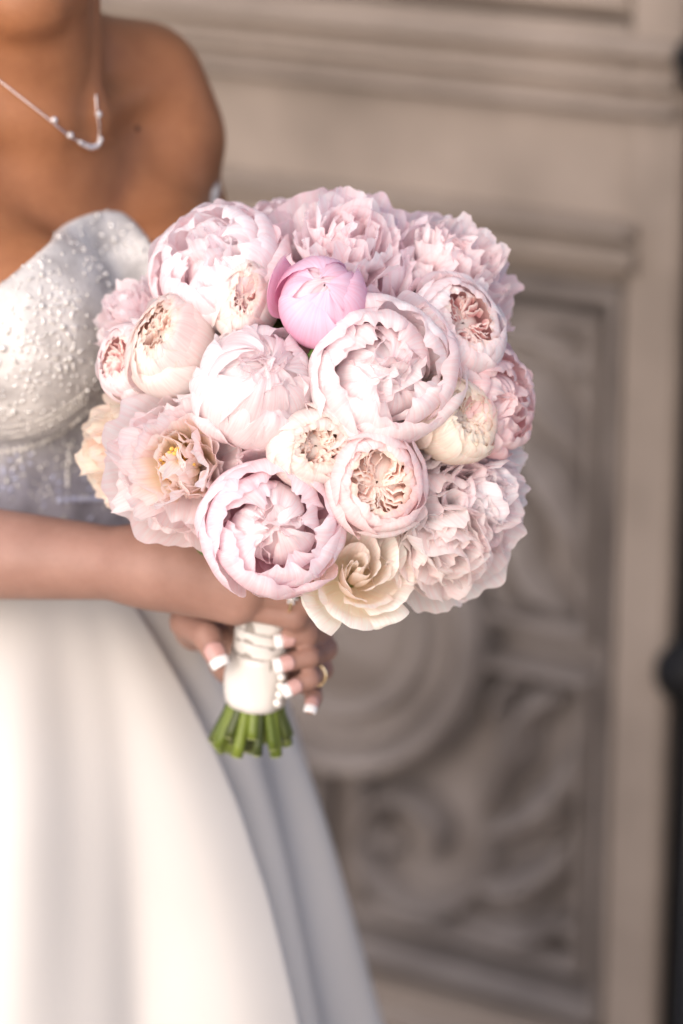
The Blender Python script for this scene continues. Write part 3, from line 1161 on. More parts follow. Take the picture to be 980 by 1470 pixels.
def bq(o, parent=None):
    """parent world-space geometry to the bouquet"""
    o.parent = parent or bouquet
    o.matrix_parent_inverse = Matrix.Translation(-Vector(bouquet.location)) if parent is None else Matrix.Identity(4)
    return o


# pigments (linear): base, main, rim
PM = {
    'pink_bud': petal_mat('petal_bright_pink', (0.84, 0.42, 0.58), (0.90, 0.52, 0.70), (0.93, 0.69, 0.82), .38),
    'pink': petal_mat('petal_pink', (0.955, 0.77, 0.82), (0.965, 0.84, 0.885), (0.97, 0.90, 0.93), .52, rim=(0.92, 0.68, 0.76)),
    'blush': petal_mat('petal_blush', (0.96, 0.85, 0.86), (0.97, 0.915, 0.925), (0.975, 0.945, 0.95), .52, rim=(0.92, 0.74, 0.75)),
    'white_blush': petal_mat('petal_white_blush', (0.965, 0.91, 0.905), (0.975, 0.955, 0.96), (0.975, 0.95, 0.955), .52, rim=(0.88, 0.64, 0.67)),
    'ivory': petal_mat('petal_ivory_blush', (0.97, 0.92, 0.89), (0.98, 0.96, 0.945), (0.98, 0.965, 0.955), .52, rim=(0.93, 0.82, 0.77)),
    'lilac': petal_mat('petal_lilac_white', (0.96, 0.85, 0.885), (0.975, 0.915, 0.94), (0.98, 0.945, 0.96), .52),
    'coral': petal_mat('petal_dusty_pink', (0.90, 0.62, 0.62), (0.94, 0.73, 0.74), (0.96, 0.82, 0.82), .45),
    'yellow_heart': petal_mat('petal_yellow_heart', (0.96, 0.78, 0.34), (0.97, 0.88, 0.68), (0.975, 0.91, 0.88), .50),
    'peach': petal_mat('petal_cream_peach', (0.96, 0.86, 0.80), (0.975, 0.935, 0.90), (0.98, 0.955, 0.925), .48, rim=(0.88, 0.70, 0.55)),
    'peach_in': petal_mat('petal_peach_heart', (0.84, 0.50, 0.40), (0.94, 0.77, 0.68), (0.97, 0.90, 0.82), .42, rim=(0.84, 0.62, 0.46)),
    'rose_in': petal_mat('petal_rose_heart', (0.80, 0.32, 0.38), (0.92, 0.63, 0.62), (0.97, 0.88, 0.82), .42),
    'pink_rose': petal_mat('petal_pink_garden_rose', (0.95, 0.79, 0.80), (0.965, 0.875, 0.885), (0.975, 0.91, 0.91), .48, rim=(0.90, 0.68, 0.67)),
    'cream': petal_mat('petal_cream', (0.955, 0.85, 0.64), (0.97, 0.92, 0.80), (0.975, 0.945, 0.87), .48, rim=(0.88, 0.76, 0.56)),
    'cream_rose': petal_mat('petal_cream_rose', (0.965, 0.92, 0.74), (0.975, 0.95, 0.85), (0.98, 0.965, 0.90), .48),
}


def wob(u, seed, freqs=(1.3, 2.7, 5.1, 9.0), amps=(1, .7, .45, .3)):
    r_ = random.Random(seed)
    out = np.zeros_like(u)
    for f, a in zip(freqs, amps):
        out += a * np.sin(u * f * (1 + .3 * r_.random()) + r_.random() * 6.283)
    return out / sum(amps)


def bez(P, v):
    P = np.asarray(P, float)
    a, b2, c, d = P
    v = v[..., None]
    return a * (1 - v) ** 3 + 3 * b2 * v * (1 - v) ** 2 + 3 * c * v * v * (1 - v) + d * v ** 3


def cup_petal(P, th, A, seed, wb=.45, wt=.85, rnd_=.22, pw=2.6, jag=.04, ruf=.03, spiral=.04, twist=0., curl=0., pinch=0., nu=27, nv=15):
    """petal wrapped round the flower's axis: profile P of (radius, height), half width A (radians)"""
    u1 = np.linspace(-1, 1, nu)
    v1 = np.linspace(0, 1, nv) ** .9
    U, V = np.meshgrid(u1, v1)
    top = 1 - rnd_ * np.abs(U) ** pw + jag * wob(U * 1.3, seed) + jag * .55 * wob(U * 2.8, seed + 7, (2, 3.3, 5.6), (1, .8, .8)) + pinch * np.maximum(0, 1 - np.abs(U) * 2.6)
    VV = V * top
    pr = bez(P, VV)
    dp = bez(P, VV + .01) - bez(P, VV - .01)
    ln = np.sqrt((dp ** 2).sum(-1)) + 1e-9
    nr, nz_ = dp[..., 1] / ln, -dp[..., 0] / ln       # outward normal of the profile
    sm = np.clip(V / .6, 0, 1)
    w = wb + (1 - wb) * np.sin(sm * math.pi / 2)
    w *= 1 - (1 - wt) * np.clip((V - .6) / .4, 0, 1) ** 2
    disp = ruf * V ** 2 * wob(U * 1.9 + V * .8, seed + 3, (1.3, 2.7, 4.4), (1, .7, .35)) + ruf * .7 * V ** 4 * wob(U * 2.6, seed + 5, (2, 3.3, 4.6), (1, .8, .5))
    disp += ruf * .7 * wob(U * 1.7 + 3.1 * V, seed + 9) * V
    disp += curl * np.clip((V - .62) / .38, 0, 1) ** 2
    disp += -.35 * ruf * (np.abs(U) ** 4) * V
    rr = pr[..., 0] + nr * disp + spiral * U * np.clip(V * 2, 0, 1)
    zz = pr[..., 1] + nz_ * disp
    an = th + A * w * U + twist * VV
    X = np.stack([rr * np.cos(an), rr * np.sin(an), zz], -1).reshape(-1, 3)
    uv = np.stack([U * .5 + .5, V], -1).reshape(-1, 2)
    return X, grid_faces(nu, nv), uv


def spoon(base, dirv, inward, Ln, Wd, seed, bend=.5, cup=.3, jag=.1, ruf=.08, nu=13, nv=9, roll=0.):
    """free petal: grows from base along dirv, bending inward, with a ragged frilled tip"""
    u1 = np.linspace(-1, 1, nu); v1 = np.linspace(0, 1, nv)
    U, V = np.meshgrid(u1, v1)
    top = 1 - .28 * np.abs(U) ** 2.4 + jag * wob(U * 1.4, seed) + jag * .6 * wob(U * 2.4, seed + 1, (2, 3.1, 4.4), (1, .8, .6))
    VV = V * top
    w = Wd * (.30 + .70 * np.sin(np.clip(V / .75, 0, 1) * math.pi / 2)) * (1 - .12 * np.clip((V - .75) / .25, 0, 1))
    x = U * w
    ang = bend * VV
    y = Ln * np.where(np.abs(bend) > 1e-3, np.sin(ang) / (bend + 1e-9), VV)
    z = Ln * np.where(np.abs(bend) > 1e-3, (1 - np.cos(ang)) / (bend + 1e-9), 0 * VV)
    z = z + cup * w * U * U * V + ruf * V ** 2 * wob(U * 1.8, seed + 2) + ruf * .6 * V ** 3 * wob(U * 2.4, seed + 4, (2, 3.1, 4.4), (1, .8, .6))
    d = np.array(dirv, float); d /= np.linalg.norm(d)
    i = np.array(inward, float); i = i - d * (i @ d); i /= (np.linalg.norm(i) + 1e-9)
    s = np.cross(d, i)
    if roll:
        i, s = i * math.cos(roll) + s * math.sin(roll), s * math.cos(roll) - i * math.sin(roll)
    X = np.asarray(base) + x[..., None] * s + y[..., None] * d + z[..., None] * i
    return X.reshape(-1, 3), grid_faces(nu, nv), np.stack([U * .5 + .5, V], -1).reshape(-1, 2)


class Flower:
    def __init__(s, name, x, y, rpx, axis, d=None, roll=0., label=None, push=0., seed=0):
        rho = math.hypot(x - 440, y - 590) / 300
        if d is None:
            d = 2.035 - .085 * math.sqrt(max(0, 1 - rho * rho)) + push
        s.c = PX(x, y, d)
        s.r = 1.03 * rpx * d / FPX
        ax = (RT * axis[0] + UP * axis[1] - FW * axis[2]).normalized()
        q = ax.to_track_quat('Z', 'Y').to_matrix() @ Matrix.Rotation(roll, 3, 'Z')
        s.ax = ax
        mat = Matrix.LocRotScale(s.c, q.to_quaternion(), Vector((s.r,) * 3))
        s.root = empty(name, (0, 0, 0), bouquet)
        s.root.matrix_parent_inverse = Matrix.Translation(-Vector(bouquet.location))
        s.root.matrix_basis = mat
        s.mat = mat
        s.rng = random.Random(seed)
        s.seed = seed * 1000
        s.n = 0
        if label: s.root['label'] = label
        s.squash = (0., 0.)

    def sd(s):
        s.n += 1
        return s.seed + s.n * 13

    def warp(s, X):
        """bloom not quite round: pressed together towards its mouth along one direction"""
        k, a = s.squash
        X = np.array(X, float)
        if k:
            c, q = math.cos(a), math.sin(a)
            t = X[:, 0] * c + X[:, 1] * q
            w = t * k * np.clip((X[:, 2] + .6) / 1.2, 0, 1)
            X[:, 0] -= w * c; X[:, 1] -= w * q
        return X

    def add(s, g, mat, name='petal'):
        g = (s.warp(g[0]), g[1], g[2])
        o = mesh(name, g[0], g[1], PM[mat] if mat in PM else M[mat], s.root, uv=g[2])
        return o

    def cup(s, mat, P, th, A, jitter=.04, tilt=0., **k):
        P = [(p[0] * s.rng.uniform(1 - jitter, 1 + jitter), p[1] + s.rng.uniform(-jitter, jitter)) for p in P]
        k['ruf'] = k.get('ruf', .03) * .85
        k['jag'] = k.get('jag', .04) * 1.25
        g = cup_petal(P, th, A, s.sd(), **k)
        if tilt:
            ra = s.rng.uniform(0, 6.283)
            rm = np.array(Matrix.Rotation(s.rng.uniform(.3, 1) * tilt, 3, Vector((math.cos(ra), math.sin(ra), 0))))
            g = (g[0] @ rm.T, g[1], g[2])
        return s.add(g, mat)

    def whorl(s, mat, n, P, A, th0=0., jt=.12, **k):
        for i in range(n):
            s.cup(mat, P, th0 + 2 * math.pi * i / n + s.rng.uniform(-jt, jt), A * s.rng.uniform(.92, 1.1), **k)

    def ruffles(s, mat, n, b0, b1, L0, L1, Wd, base=(0, 0, -.45), bend=.6, jag=.12, ruf=.09, cup=.3, name='ruffled_petals', single=0):
        """dome of frilled petals; the outermost can be petals of their own, the rest one tuft"""
        bag = Bag()
        for i in range(n):
            t = (i + .5) / n
            be_ = b0 + (b1 - b0) * math.sqrt(t) + s.rng.uniform(-.08, .08)
            az = i * 2.39996 + s.rng.uniform(-.3, .3)
            dv = np.array([math.sin(be_) * math.cos(az), math.sin(be_) * math.sin(az), math.cos(be_)])
            inw = np.array([-math.cos(az), -math.sin(az), .25])
            Ln = s.rng.uniform(L0, L1) * (1 + .0 * t)
            g = spoon(np.array(base) + dv * .12, dv, inw, Ln, Wd * s.rng.uniform(.7, 1.25), s.sd(), bend * s.rng.uniform(.3, 1.3), cup * s.rng.uniform(.3, 1.6), jag, ruf, roll=s.rng.uniform(-.5, .5))
            if i < n - single: g = (s.warp(g[0]), g[1], g[2])
            if i >= n - single:
                s.add(g, mat)
            else:
                bag.add(([tuple(v) for v in g[0]], g[1]), [tuple(v) for v in g[2]])
        if bag.v:
            o = bag.build(name, PM[mat], s.root)
            o['kind'] = 'stuff'

    def heart(s, mat, quarters, rmax, ztop, zc, nest=5):
        """quartered heart of a garden rose: crumpled petals standing on edge, fanned out in sectors"""
        f_ = s.rng
        s.cup(mat, BALL(rmax * 1.05, .02, zc - .12, -.6), 0, 3.3, wb=1, wt=1, rnd_=0, jag=0, ruf=.02, nu=25)
        edges = np.cumsum([f_.uniform(.7, 1.3) for _ in range(quarters)])
        edges = edges / edges[-1] * 2 * math.pi
        for q in range(quarters):
            a1 = edges[q]; a0 = edges[q - 1] - (2 * math.pi if q == 0 else 0)
            sa, half = (a0 + a1) / 2, (a1 - a0) / 2
            side = f_.choice((-1, 1))
            for j in range(nest):
                w = (j + .5) / nest * 2 - 1
                n_, mrows = 15, 6
                T = np.linspace(0, 1, n_)
                sd = s.sd()
                r0 = .05 + .10 * abs(w) + f_.uniform(0, .08)
                r1 = rmax * f_.uniform(.86, 1.06)
                rho = r0 + (r1 - r0) * T
                an = sa + half * w * (.55 + .45 * T) + .30 * wob(T * 3.2, sd) * (1 - .5 * T) + .35 * half * np.sin(T * 3.1) * side * (1 - abs(w))
                tz = zc + (ztop - zc) * T ** 1.5 + .035 * wob(T * 3, sd + 2) + f_.uniform(-.03, .03) - .10 * (1 - np.sin(math.pi * np.clip(T * .9 + .1, 0, 1)) ** .5)
                px_, py_ = rho * np.cos(an), rho * np.sin(an)
                tx, ty = -np.sin(an), np.cos(an)
                lean = side * f_.uniform(.04, .16)
                vs, uv = [], []
                for k in range(mrows):
                    h = k / (mrows - 1)
                    z = zc - .22 + (tz - zc + .22) * math.sin(h * 1.75) / math.sin(1.57)
                    off = lean * h ** 1.6 + .04 * h * wob(T * 5, sd + 3)
                    for i in range(n_):
                        vs.append((px_[i] + tx[i] * off[i], py_[i] + ty[i] * off[i], z[i]))
                        uv.append((i / (n_ - 1), .30 + .70 * h))
                s.add((np.array(vs), grid_faces(n_, mrows), uv), mat)

    def calyx(s, z=-1.0):
        bag = Bag()
        vs = [(r_ * math.cos(2 * math.pi * i / 10), r_ * math.sin(2 * math.pi * i / 10), zz) for r_, zz in ((.02, z + .12), (.22, z + .10), (.26, z), (.15, z - .14), (.07, z - .22)) for i in range(10)]
        o = mesh('calyx', vs, grid_faces(10, 5, True), M['calyx'], s.root)


FL = []
BALL = lambda r, tr, tz, b=-.96: [(.10, b), (1.18 * r, -1.02), (1.32 * r, tz * .80 + .18), (tr, tz)]


def peony_globe(f, mo, mi):
    """closed, many-petalled ball"""
    f.whorl(mi, 5, BALL(.84, .03, .82), .95, .3, ruf=.04, jag=.04, wt=.9)
    for k in range(26):
        t = k / 25
        tr = .10 + .85 * t + f.rng.uniform(-.06, .06)
        tz = .90 - .72 * t ** 1.6
        f.cup(mo if k % 3 else mi, BALL(.88 + .14 * t, tr, tz), k * 2.39996 + f.rng.uniform(-.3, .3), f.rng.uniform(.42, .62), jag=.05, ruf=.05, rnd_=.34, spiral=f.rng.choice((-.07, .07)), curl=f.rng.uniform(-.01, .05), tilt=.34)
    f.ruffles(mi, 9, .0, .62, 1.36, 1.46, .36, bend=1.1, jag=.08, ruf=.06, cup=.2, single=9)
    f.calyx()


def peony_bud(f, mo, mi):
    f.cup(mi, BALL(.86, .02, .84), 0, 3.3, wb=1, wt=1, rnd_=0, jag=0, ruf=.02, nu=27)
    f.whorl(mi, 4, BALL(.87, .03, .88), 1.0, .5, ruf=.03, jag=.03, tilt=.25)
    f.whorl(mo, 4, BALL(.93, .10, .93), .98, .1, tilt=.22, ruf=.03, jag=.03, rnd_=.16, spiral=.05, nu=23, nv=19)
    f.whorl(mo, 3, BALL(1.0, .42, .86), 1.0, .9, tilt=.14, ruf=.03, jag=.03, rnd_=.2, spiral=.05, nu=23, nv=19)
    f.calyx()


def peony_bowl(f, mo, mi, heart=None, inner=16):
    """open bowl: broad cupped petals round folded inner ones"""
    f.cup(heart or mi, BALL(.54, .02, .44, -.6), 0, 3.3, wb=1, wt=1, rnd_=0, jag=0, ruf=.03, nu=25)
    f.whorl(heart or mi, 4, BALL(.58, .06, .50, -.7), .85, .4, ruf=.08, jag=.06, spiral=.09, tilt=.55)
    f.whorl(heart or mi, 3, BALL(.66, .22, .54, -.7), .72, .9, ruf=.08, jag=.06, spiral=.10, tilt=.3)
    f.ruffles(heart or mi, inner // 2 + 2, .05, .55, 1.0, 1.14, .50, bend=.8, jag=.07, ruf=.10, single=inner)
    f.whorl(mi, 4, BALL(.78, .44, .58, -.85), .78, .2, jag=.06, ruf=.08, spiral=.09, tilt=.22)
    f.whorl(mi, 5, BALL(.88, .66, .58), .72, .7, jag=.06, ruf=.08, spiral=.09, tilt=.15)
    f.whorl(mo, 5, BALL(.98, .82, .54), .80, .1, jag=.05, ruf=.06, spiral=.07, nu=23)
    f.whorl(mo, 5, BALL(1.04, 1.04, .26), .80, .8, jag=.05, ruf=.06, spiral=.08, nu=23, curl=.03)
    f.calyx()


def peony_full(f, mo, mi, mg=None, n=40, single=24, spread=1.25, Wd=.42):
    """blown peony: frilled dome over spreading guard petals"""
    mg = mg or mo
    f.ruffles(mi, n, .05, spread, 1.05, 1.36, Wd, bend=.9, jag=.08, ruf=.13, cup=.55, single=single)
    f.whorl(mg, 6, [(.12, -.85), (.95, -.90), (1.15, -.15), (1.00, .42)], .66, .2, jag=.06, ruf=.10, spiral=.06)
    f.whorl(mg, 7, [(.12, -.92), (1.05, -1.0), (1.28, -.35), (1.28, .14)], .62, .6, jag=.06, ruf=.10, spiral=.06, curl=.10)
    f.calyx()


def garden_rose(f, mo, mi, quarters=4, nest=5, opening=.62, ztop=.58, squash=.2, sa=0.):
    """deep cup of smooth outer petals round a quartered heart"""
    f.squash = (squash, sa)
    f.heart(mi, quarters, opening * 1.10, ztop + .02, ztop - .14, nest + 2)
    for k in range(3):
        f.whorl(mi if k == 0 else mo, 5, BALL(.80 + .06 * k, opening * .92 + .06 * k, ztop + .03 * k, -.9), .80, .5 * k, ruf=.05, jag=.04, spiral=.06, rnd_=.14, curl=.03)
    f.whorl(mo, 5, BALL(.98, opening + .20, ztop), .92, .3, ruf=.035, jag=.03, spiral=.05, rnd_=.16, nu=23, curl=.07)
    f.whorl(mo, 4, BALL(1.03, opening + .42, ztop - .28), .95, .8, ruf=.04, jag=.03, spiral=.06, rnd_=.2, nu=23, curl=.07)
    f.calyx()


def rose(f, m):
    """high-centred spiral rose with reflexed rims"""
    th = .6
    for n, r, zt, fl, A, cu in ((2, .09, .66, 1.0, 1.5, .0), (3, .20, .66, 1.04, 1.05, .03), (3, .34, .62, 1.08, .95, .06), (4, .52, .52, 1.12, .78, .10), (4, .70, .38, 1.18, .78, .16), (5, .90, .14, 1.22, .66, .20), (5, .98, -.14, 1.30, .62, .22)):
        th += .7
        for i in range(n):
            a = th + 2 * math.pi * i / n + f.rng.uniform(-.15, .15)
            dz = f.rng.uniform(-.04, .04)
            P = [(.06, -.9), (.20 + .95 * r, -.98), (r * 1.12, zt * .45 - .22), (r * fl, zt + dz)]
            f.cup(m, P, a, A * f.rng.uniform(.9, 1.12), ruf=.015 + .025 * r, jag=.012, spiral=.06 + .12 * r, rnd_=.16 + .12 * r, curl=cu * 1.1, pinch=.05, wb=.55, nu=25, nv=18, wt=.85, tilt=.05)
    f.calyx()


def loose_petal(f, mat, th, P, A, **k):
    return f.cup(mat, P, th, A, **k)


def F(*a, **k):
    f = Flower(*a, **k)
    FL.append(f)
    return f


# front of the dome
f = F('peony_bud', 462, 437, 64, (.10, .42, .90), push=-.012, seed=1, roll=1.0, label='tight bright pink peony bud with one raised side petal')
peony_bud(f, 'pink_bud', 'pink')
f.cup('pink_bud', [(.25, -.9), (1.40, -.75), (1.30, .55), (1.00, 1.42)], R(150) - 1.0, .55, ruf=.03, jag=.03, wt=.30, rnd_=.35)
f.cup('coral', [(.15, -1.0), (1.2, -1.05), (1.25, -.6), (1.22, -.2)], R(230) - 1.0, .40, ruf=.05, jag=.05)

f = F('peony', 368, 556, 83, (.30, .42, .85), push=-.004, seed=2, roll=.4, label='white blush globe peony with many overlapping petals')
peony_globe(f, 'white_blush', 'white_blush')

f = F('peony', 552, 535, 92, (.16, .10, .95), push=-.010, seed=3, roll=2.2, label='large half-open white blush peony with a folded heart')
peony_bowl(f, 'white_blush', 'white_blush', 'white_blush', 14)
f.cup('white_blush', [(.15, -.9), (1.0, -1.0), (1.35, -.2), (1.32, .25)], R(190) - 2.2, .55, ruf=.09, jag=.09)

f = F('garden_rose', 447, 641, 57, (.30, -.02, .92), push=-.010, seed=4, roll=.2, label='cream and peach garden rose with a crinkled quartered heart')
garden_rose(f, 'peach', 'peach_in', 5, 4, .50, .62, .18, 1.2)
f.cup('blush', [(.15, -.95), (1.2, -1.0), (1.6, -.2), (1.62, .1)], R(28) - .2, .55, ruf=.03, jag=.03)

f = F('garden_rose', 538, 691, 66, (.18, -.06, .96), push=-.016, seed=5, roll=1.1, label='pink rimmed garden rose with a deep quartered heart')
garden_rose(f, 'pink_rose', 'peach_in', 4, 5, .66, .56, .12, 2.4)

f = F('rose', 511, 818, 61, (.10, .24, .96), d=1.962, seed=6, roll=.8, label='creamy white rose with spiral petals at the bottom of the bouquet')
rose(f, 'cream_rose')

f = F('peony', 391, 756, 86, (.16, .05, .96), push=-.02, seed=7, roll=.3, label='pink bowl-shaped peony with a pale folded heart')
peony_bowl(f, 'pink', 'pink', 'blush', 10)
f.cup('pink', [(.15, -.95), (1.0, -1.05), (1.25, -.4), (1.12, .1)], R(275) - .3, .45, ruf=.03, jag=.02, wt=.7)

f = F('peony', 264, 668, 86, (-.18, -.02, .95), seed=8, roll=.2, label='large ruffled blush peony with a yellow heart')
peony_full(f, 'blush', 'yellow_heart', 'blush', 22, 14, .9, .42)
f.ruffles('blush', 26, .60, 1.3, 1.12, 1.50, .40, bend=.7, jag=.13, ruf=.14, single=26)
bag_ = Bag()
for k in range(46):
    a_, r_ = k * 2.4, .30 * math.sqrt(k / 46)
    bag_.add(sph_np((r_ * math.cos(a_), r_ * math.sin(a_), .42 + .10 * math.sin(k * 7.3)), .045, 6, 4, (1, 1, 1.8)))
    bag_.add(tube_np([(r_ * .5 * math.cos(a_), r_ * .5 * math.sin(a_), -.3), (r_ * math.cos(a_), r_ * math.sin(a_), .40 + .10 * math.sin(k * 7.3))], .015, 5))
tag(bag_.build('stamens', M['stamen'], f.root), kind='stuff')

f = F('garden_rose', 350, 434, 52, (.05, .25, .95), push=.012, seed=9, roll=.5, label='small cream garden rose with a deep pink slit of a heart')
garden_rose(f, 'peach', 'rose_in', 4, 4, .50, .72, .45, -.7)

f = F('garden_rose', 240, 497, 66, (-.25, .42, .87), push=.0, seed=10, roll=.9, label='cream garden rose with a narrow peach heart beside the bodice')
garden_rose(f, 'peach', 'peach_in', 4, 4, .48, .72, .45, -1.0)

f = F('peony', 315, 385, 84, (-.28, .55, .78), push=.020, seed=11, roll=.4, label='lilac-white cupped peony at the top beside the beaded bodice')
peony_bowl(f, 'lilac', 'lilac', 'lilac', 18)

f = F('peony', 492, 370, 88, (.05, .62, .78), push=.026, seed=12, roll=.4, label='ruffled lilac-pink peony above the tight pink bud')
peony_full(f, 'pink', 'lilac', 'pink', 42, 26, 1.15, .42)

f = F('peony', 494, 332, 60, (.05, .85, .5), d=2.055, seed=13, roll=1.4, label='pink ruffled peony at the very top of the bouquet')
peony_full(f, 'pink', 'pink', 'lilac', 42, 26, 1.2, .42)

f = F('peony', 405, 332, 48, (-.1, .75, .6), d=2.05, seed=14, roll=1.4, label='small pale peony between the lilac-white and top peonies')
peony_bowl(f, 'lilac', 'lilac', 'blush', 10)

f = F('peony', 640, 395, 82, (.45, .55, .70), push=.022, seed=15, roll=.7, label='ruffled blush peony high on the shaded flank of the bouquet')
peony_full(f, 'blush', 'blush', 'pink', 42, 26, 1.15, .42)

f = F('garden_rose', 655, 474, 68, (.42, .34, .84), push=-.004, seed=16, roll=.2, label='blush garden rose with pink heart and curled outer petal')
garden_rose(f, 'blush', 'rose_in', 4, 4, .58, .58)
f.cup('blush', [(.15, -.95), (1.15, -1.0), (1.15, .2), (1.30, .55)], R(30), .30, ruf=.05, jag=.04, wt=.5)

f = F('garden_rose', 652, 602, 58, (.52, .10, .85), push=-.006, seed=17, roll=.5, label='yellow-cream garden rose with its heart turned outward')
garden_rose(f, 'cream', 'cream', 4, 4, .50, .66)

f = F('peony', 704, 576, 66, (.75, .05, .55), push=.0, seed=18, roll=.9, label='dusty pink cupped peony behind the yellow-cream garden rose')
peony_bowl(f, 'coral', 'coral', 'coral', 8)

f = F('peony', 672, 716, 78, (.60, -.08, .72), push=.004, seed=19, roll=.7, label='loose blush peony with long feathery petals on the shaded flank')
peony_full(f, 'ivory', 'white_blush', 'blush', 30, 24, 1.2, .50)

f = F('peony', 628, 768, 86, (.30, -.38, .86), push=-.004, seed=20, roll=.3, label='blown white blush peony with wide ragged petals beside the cream rose')
peony_full(f, 'ivory', 'ivory', 'ivory', 26, 24, 1.1, .62)

f = F('peony', 176, 648, 60, (-.66, -.10, .66), d=2.03, seed=21, roll=.3, label='cream peony in profile against the beaded bodice')
peony_full(f, 'cream', 'cream', 'cream', 26, 20, 1.25, .46)

f = F('peony', 190, 452, 46, (-.5, .5, .6), d=2.045, seed=22, roll=.3, label='soft lilac peony tucked behind the cream garden roses')
peony_full(f, 'lilac', 'lilac', 'lilac', 42, 26, 1.15, .42)

f = F('garden_rose', 188, 520, 50, (-.55, .22, .75), push=.006, seed=23, roll=.3, label='pink-hearted garden rose in profile beside the bodice')
garden_rose(f, 'blush', 'rose_in', 4, 3, .55, .6)

f = F('peony', 700, 655, 52, (.85, -.05, .3), d=2.07, seed=24, roll=.3, label='pale cream peony just showing behind the dusty pink one')
peony_full(f, 'peach', 'peach', 'peach', 42, 26, 1.15, .42)

f = F('peony', 690, 430, 48, (.8, .35, .3), d=2.07, seed=25, roll=.3, label='pink peony with smooth rounded petals behind the blush garden rose')
peony_bowl(f, 'coral', 'coral', 'coral', 8)

f = F('carnation', 345, 645, 30, (0, .1, 1), d=1.975, seed=26, roll=.3, label='small dusty pink frilled flower between the larger blooms')
f.ruffles('coral', 36, .05, 1.3, 1.0, 1.4, .30, bend=.5, jag=.2, ruf=.12, single=10); f.calyx()

# the far side of the dome, seen only when walking round it
for k, (x, y, rp, ax, nm, kd, m1, m2, lb) in enumerate((
        (560, 470, 80, (.5, .5, -.6), 'peony', 1, 'blush', 'blush', 'blush peony on the back of the bouquet towards the door'),
        (330, 480, 80, (-.5, .4, -.6), 'peony', 1, 'lilac', 'lilac', 'lilac peony on the back of the bouquet towards the gown'),
        (570, 660, 80, (.5, -.3, -.7), 'peony', 1, 'white_blush', 'white_blush', 'white peony on the back of the bouquet above the stems'))):
    f = F(nm, x, y, rp, ax, d=2.135, seed=40 + k, label=lb)
    peony_bowl(f, m1, m2, None, 6)


# leaves in the gaps
def leaf(x, y, d, ln, wd, dirv, nrm, mat='leaf'):
    p = PX(x, y, d)
    dv = (RT * dirv[0] + UP * dirv[1] - FW * dirv[2]).normalized()
    nv_ = (RT * nrm[0] + UP * nrm[1] - FW * nrm[2])
    nv_ = (nv_ - dv * nv_.dot(dv)).normalized()
    sd = dv.cross(nv_)
    vs = []
    for j in range(11):
        t = j / 10
        w = wd * math.sin(math.pi * min(1, t * .94 + .03)) ** .8
        for i in range(5):
            u = i / 2 - 1
            vs.append(tuple(p + dv * (ln * t) + sd * (w * u) + nv_ * (w * .35 * abs(u) - ln * .18 * t * t)))
    o = bq(mesh('leaf', vs, grid_faces(5, 11), M[mat]))
    sm = o.modifiers.new('thickness', 'SOLIDIFY'); sm.thickness = .0006
    return o


leaf(440, 514, 1.946, .022, .0062, (.95, .35, .25), (-.1, .6, .8))
leaf(440, 560, 2.01, .020, .006, (.3, -.9, .3), (.4, .2, .8))
leaf(384, 636, 1.962, .022, .006, (.9, .6, .4), (0, .5, .9), 'calyx')
leaf(352, 665, 2.00, .026, .006, (.9, .45, .2), (0, .6, .8), 'calyx')
leaf(600, 628, 2.00, .022, .006, (-.4, -.8, .4), (0, .4, .9))
for k in range(22):
    rr_ = random.Random(k)
    a = k * 2.4
    leaf(440 + 170 * math.cos(a) * math.sqrt((k + 1) / 22), 590 + 150 * math.sin(a) * math.sqrt((k + 1) / 22), 2.045 + .03 * rr_.random(), .06, .018, (math.cos(a), -math.sin(a), .4), (.1, .3, .9))


# stems: from every bloom into the binding and out below the ribbon
def add_stem(p0, ang, rad, r, k):
    side = RT * math.cos(ang) * rad - FW * math.sin(ang) * rad
    axd = (HBOT - HTOP).normalized()
    top = HTOP + side * .60
    low = HTOP.lerp(HBOT, .66) + side * .74
    rg = random.Random(k + 50)
    end = HTOP.lerp(HBOT, rg.uniform(.98, 1.12)) + RT * (math.cos(ang) * rad * 1.4) - FW * (math.sin(ang) * rad * 1.25) + RT * rg.uniform(-.002, .002)
    path = smooth_path([p0, p0.lerp(top, .55) + UP * .004, top, low, end], 6)
    vf = tube_np(path, [r * (.8 + .2 * min(1, i / 10)) for i in range(len(path))], 10, True)
    o = bq(mesh('stem', vf[0], vf[1], M['stem_dark' if k % 3 == 1 else 'stem']))
    tg = (path[-1] - path[-2]).normalized()
    q = Bag(); q.add(tube_np([end + tg * .0001, end + tg * .0006], r * .93, 10)); reparent_identity(q.build('cut_end', M['stem_cut']), o)


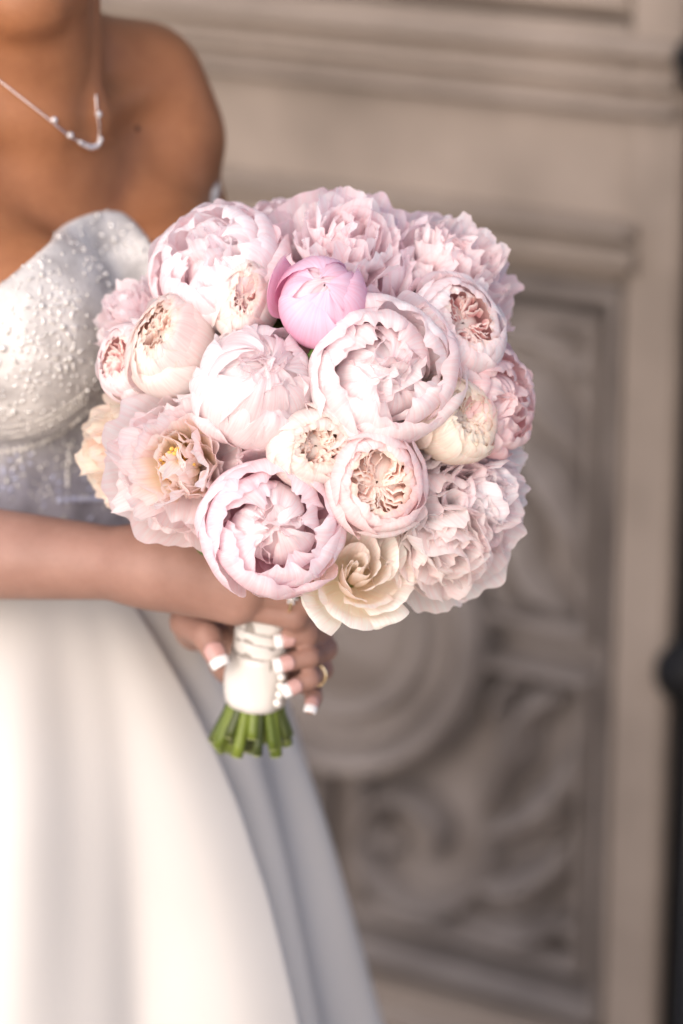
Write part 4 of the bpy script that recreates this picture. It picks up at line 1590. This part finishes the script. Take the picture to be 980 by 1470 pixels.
ns = len(FL)
for k, f in enumerate(FL):
    p0 = f.c - f.ax * f.r * 1.15
    if k < 11: ang, rad = math.pi * .5 + (k - 5) * .30, .0195 
    elif k < 18: ang, rad = math.pi * 1.5 + (k - 14) * .42, .019
    else: ang, rad = k * 2.4, .0125 * ((k % 3) + .4) / 2
    add_stem(p0, ang, rad, .0032 + .0014 * random.Random(k).random(), k)

# ribbon wrap: overlapping satin turns round the stems, the last one a wider loose flap
wrap = bq(empty('ribbon_wrap', (0, 0, 0)))
wrap['label'] = 'ivory satin ribbon wound round the stems'
axd = (HBOT - HTOP).normalized()
e1 = (RT - axd * RT.dot(axd)).normalized()
e2 = axd.cross(e1)


def band(t0, t1, r0, r1, name, mat, skew=0., th=.0, flare=None):
    vs = []
    n = 48
    rows = 9
    for j in range(rows):
        v = j / (rows - 1)
        for i in range(n):
            a = 2 * math.pi * i / n
            rr = r0 + (r1 - r0) * v + .0002 * math.sin(math.pi * v) + .00025 * math.sin(9 * a + 5 * v) + .0004 * math.sin(4 * a - 3 * v)
            if flare: rr += flare(a, v)
            t = t0 + (t1 - t0) * v + skew * math.cos(a)
            p = HTOP.lerp(HBOT, t) + (e1 * math.cos(a) + e2 * math.sin(a)) * rr
            vs.append(tuple(p))
    o = mesh(name, vs, grid_faces(n, rows, True), mat)
    sm = o.modifiers.new('thickness', 'SOLIDIFY'); sm.thickness = .0007; sm.offset = 1
    reparent_identity(o, wrap)
    return o


band(-.02, .73, .0186, .0194, 'ribbon_core', M['ribbon_gap_shade'])  # darker core showing through the gaps paints shadow lines between the turns
band(-.02, .222, .0192, .0193, 'ribbon_turn', M['ribbon'], .010)
band(.230, .292, .0193, .0194, 'ribbon_turn', M['ribbon'], .010)
band(.300, .385, .0194, .0195, 'ribbon_turn', M['ribbon'], .008)
band(.392, .75, .0199, .0206, 'ribbon_turn', M['ribbon'], -.004, flare=lambda a, v: .0034 * math.sin(math.pi * min(1, v * .9)) ** 1.5 * max(0, math.cos(a - math.pi)) ** 3 + .0008 * v * math.cos(3 * a + 1))
# pearl pins down the wrap
for k, (x, y) in enumerate(((404, 972), (403, 985), (401, 997), (398, 1009))):
    q = Bag(); q.add(sph_np(PX(x, y, DH - .0225 + .002 * k), .0031, 12, 8)); bq(q.build('pearl_pin', M['pearl']))
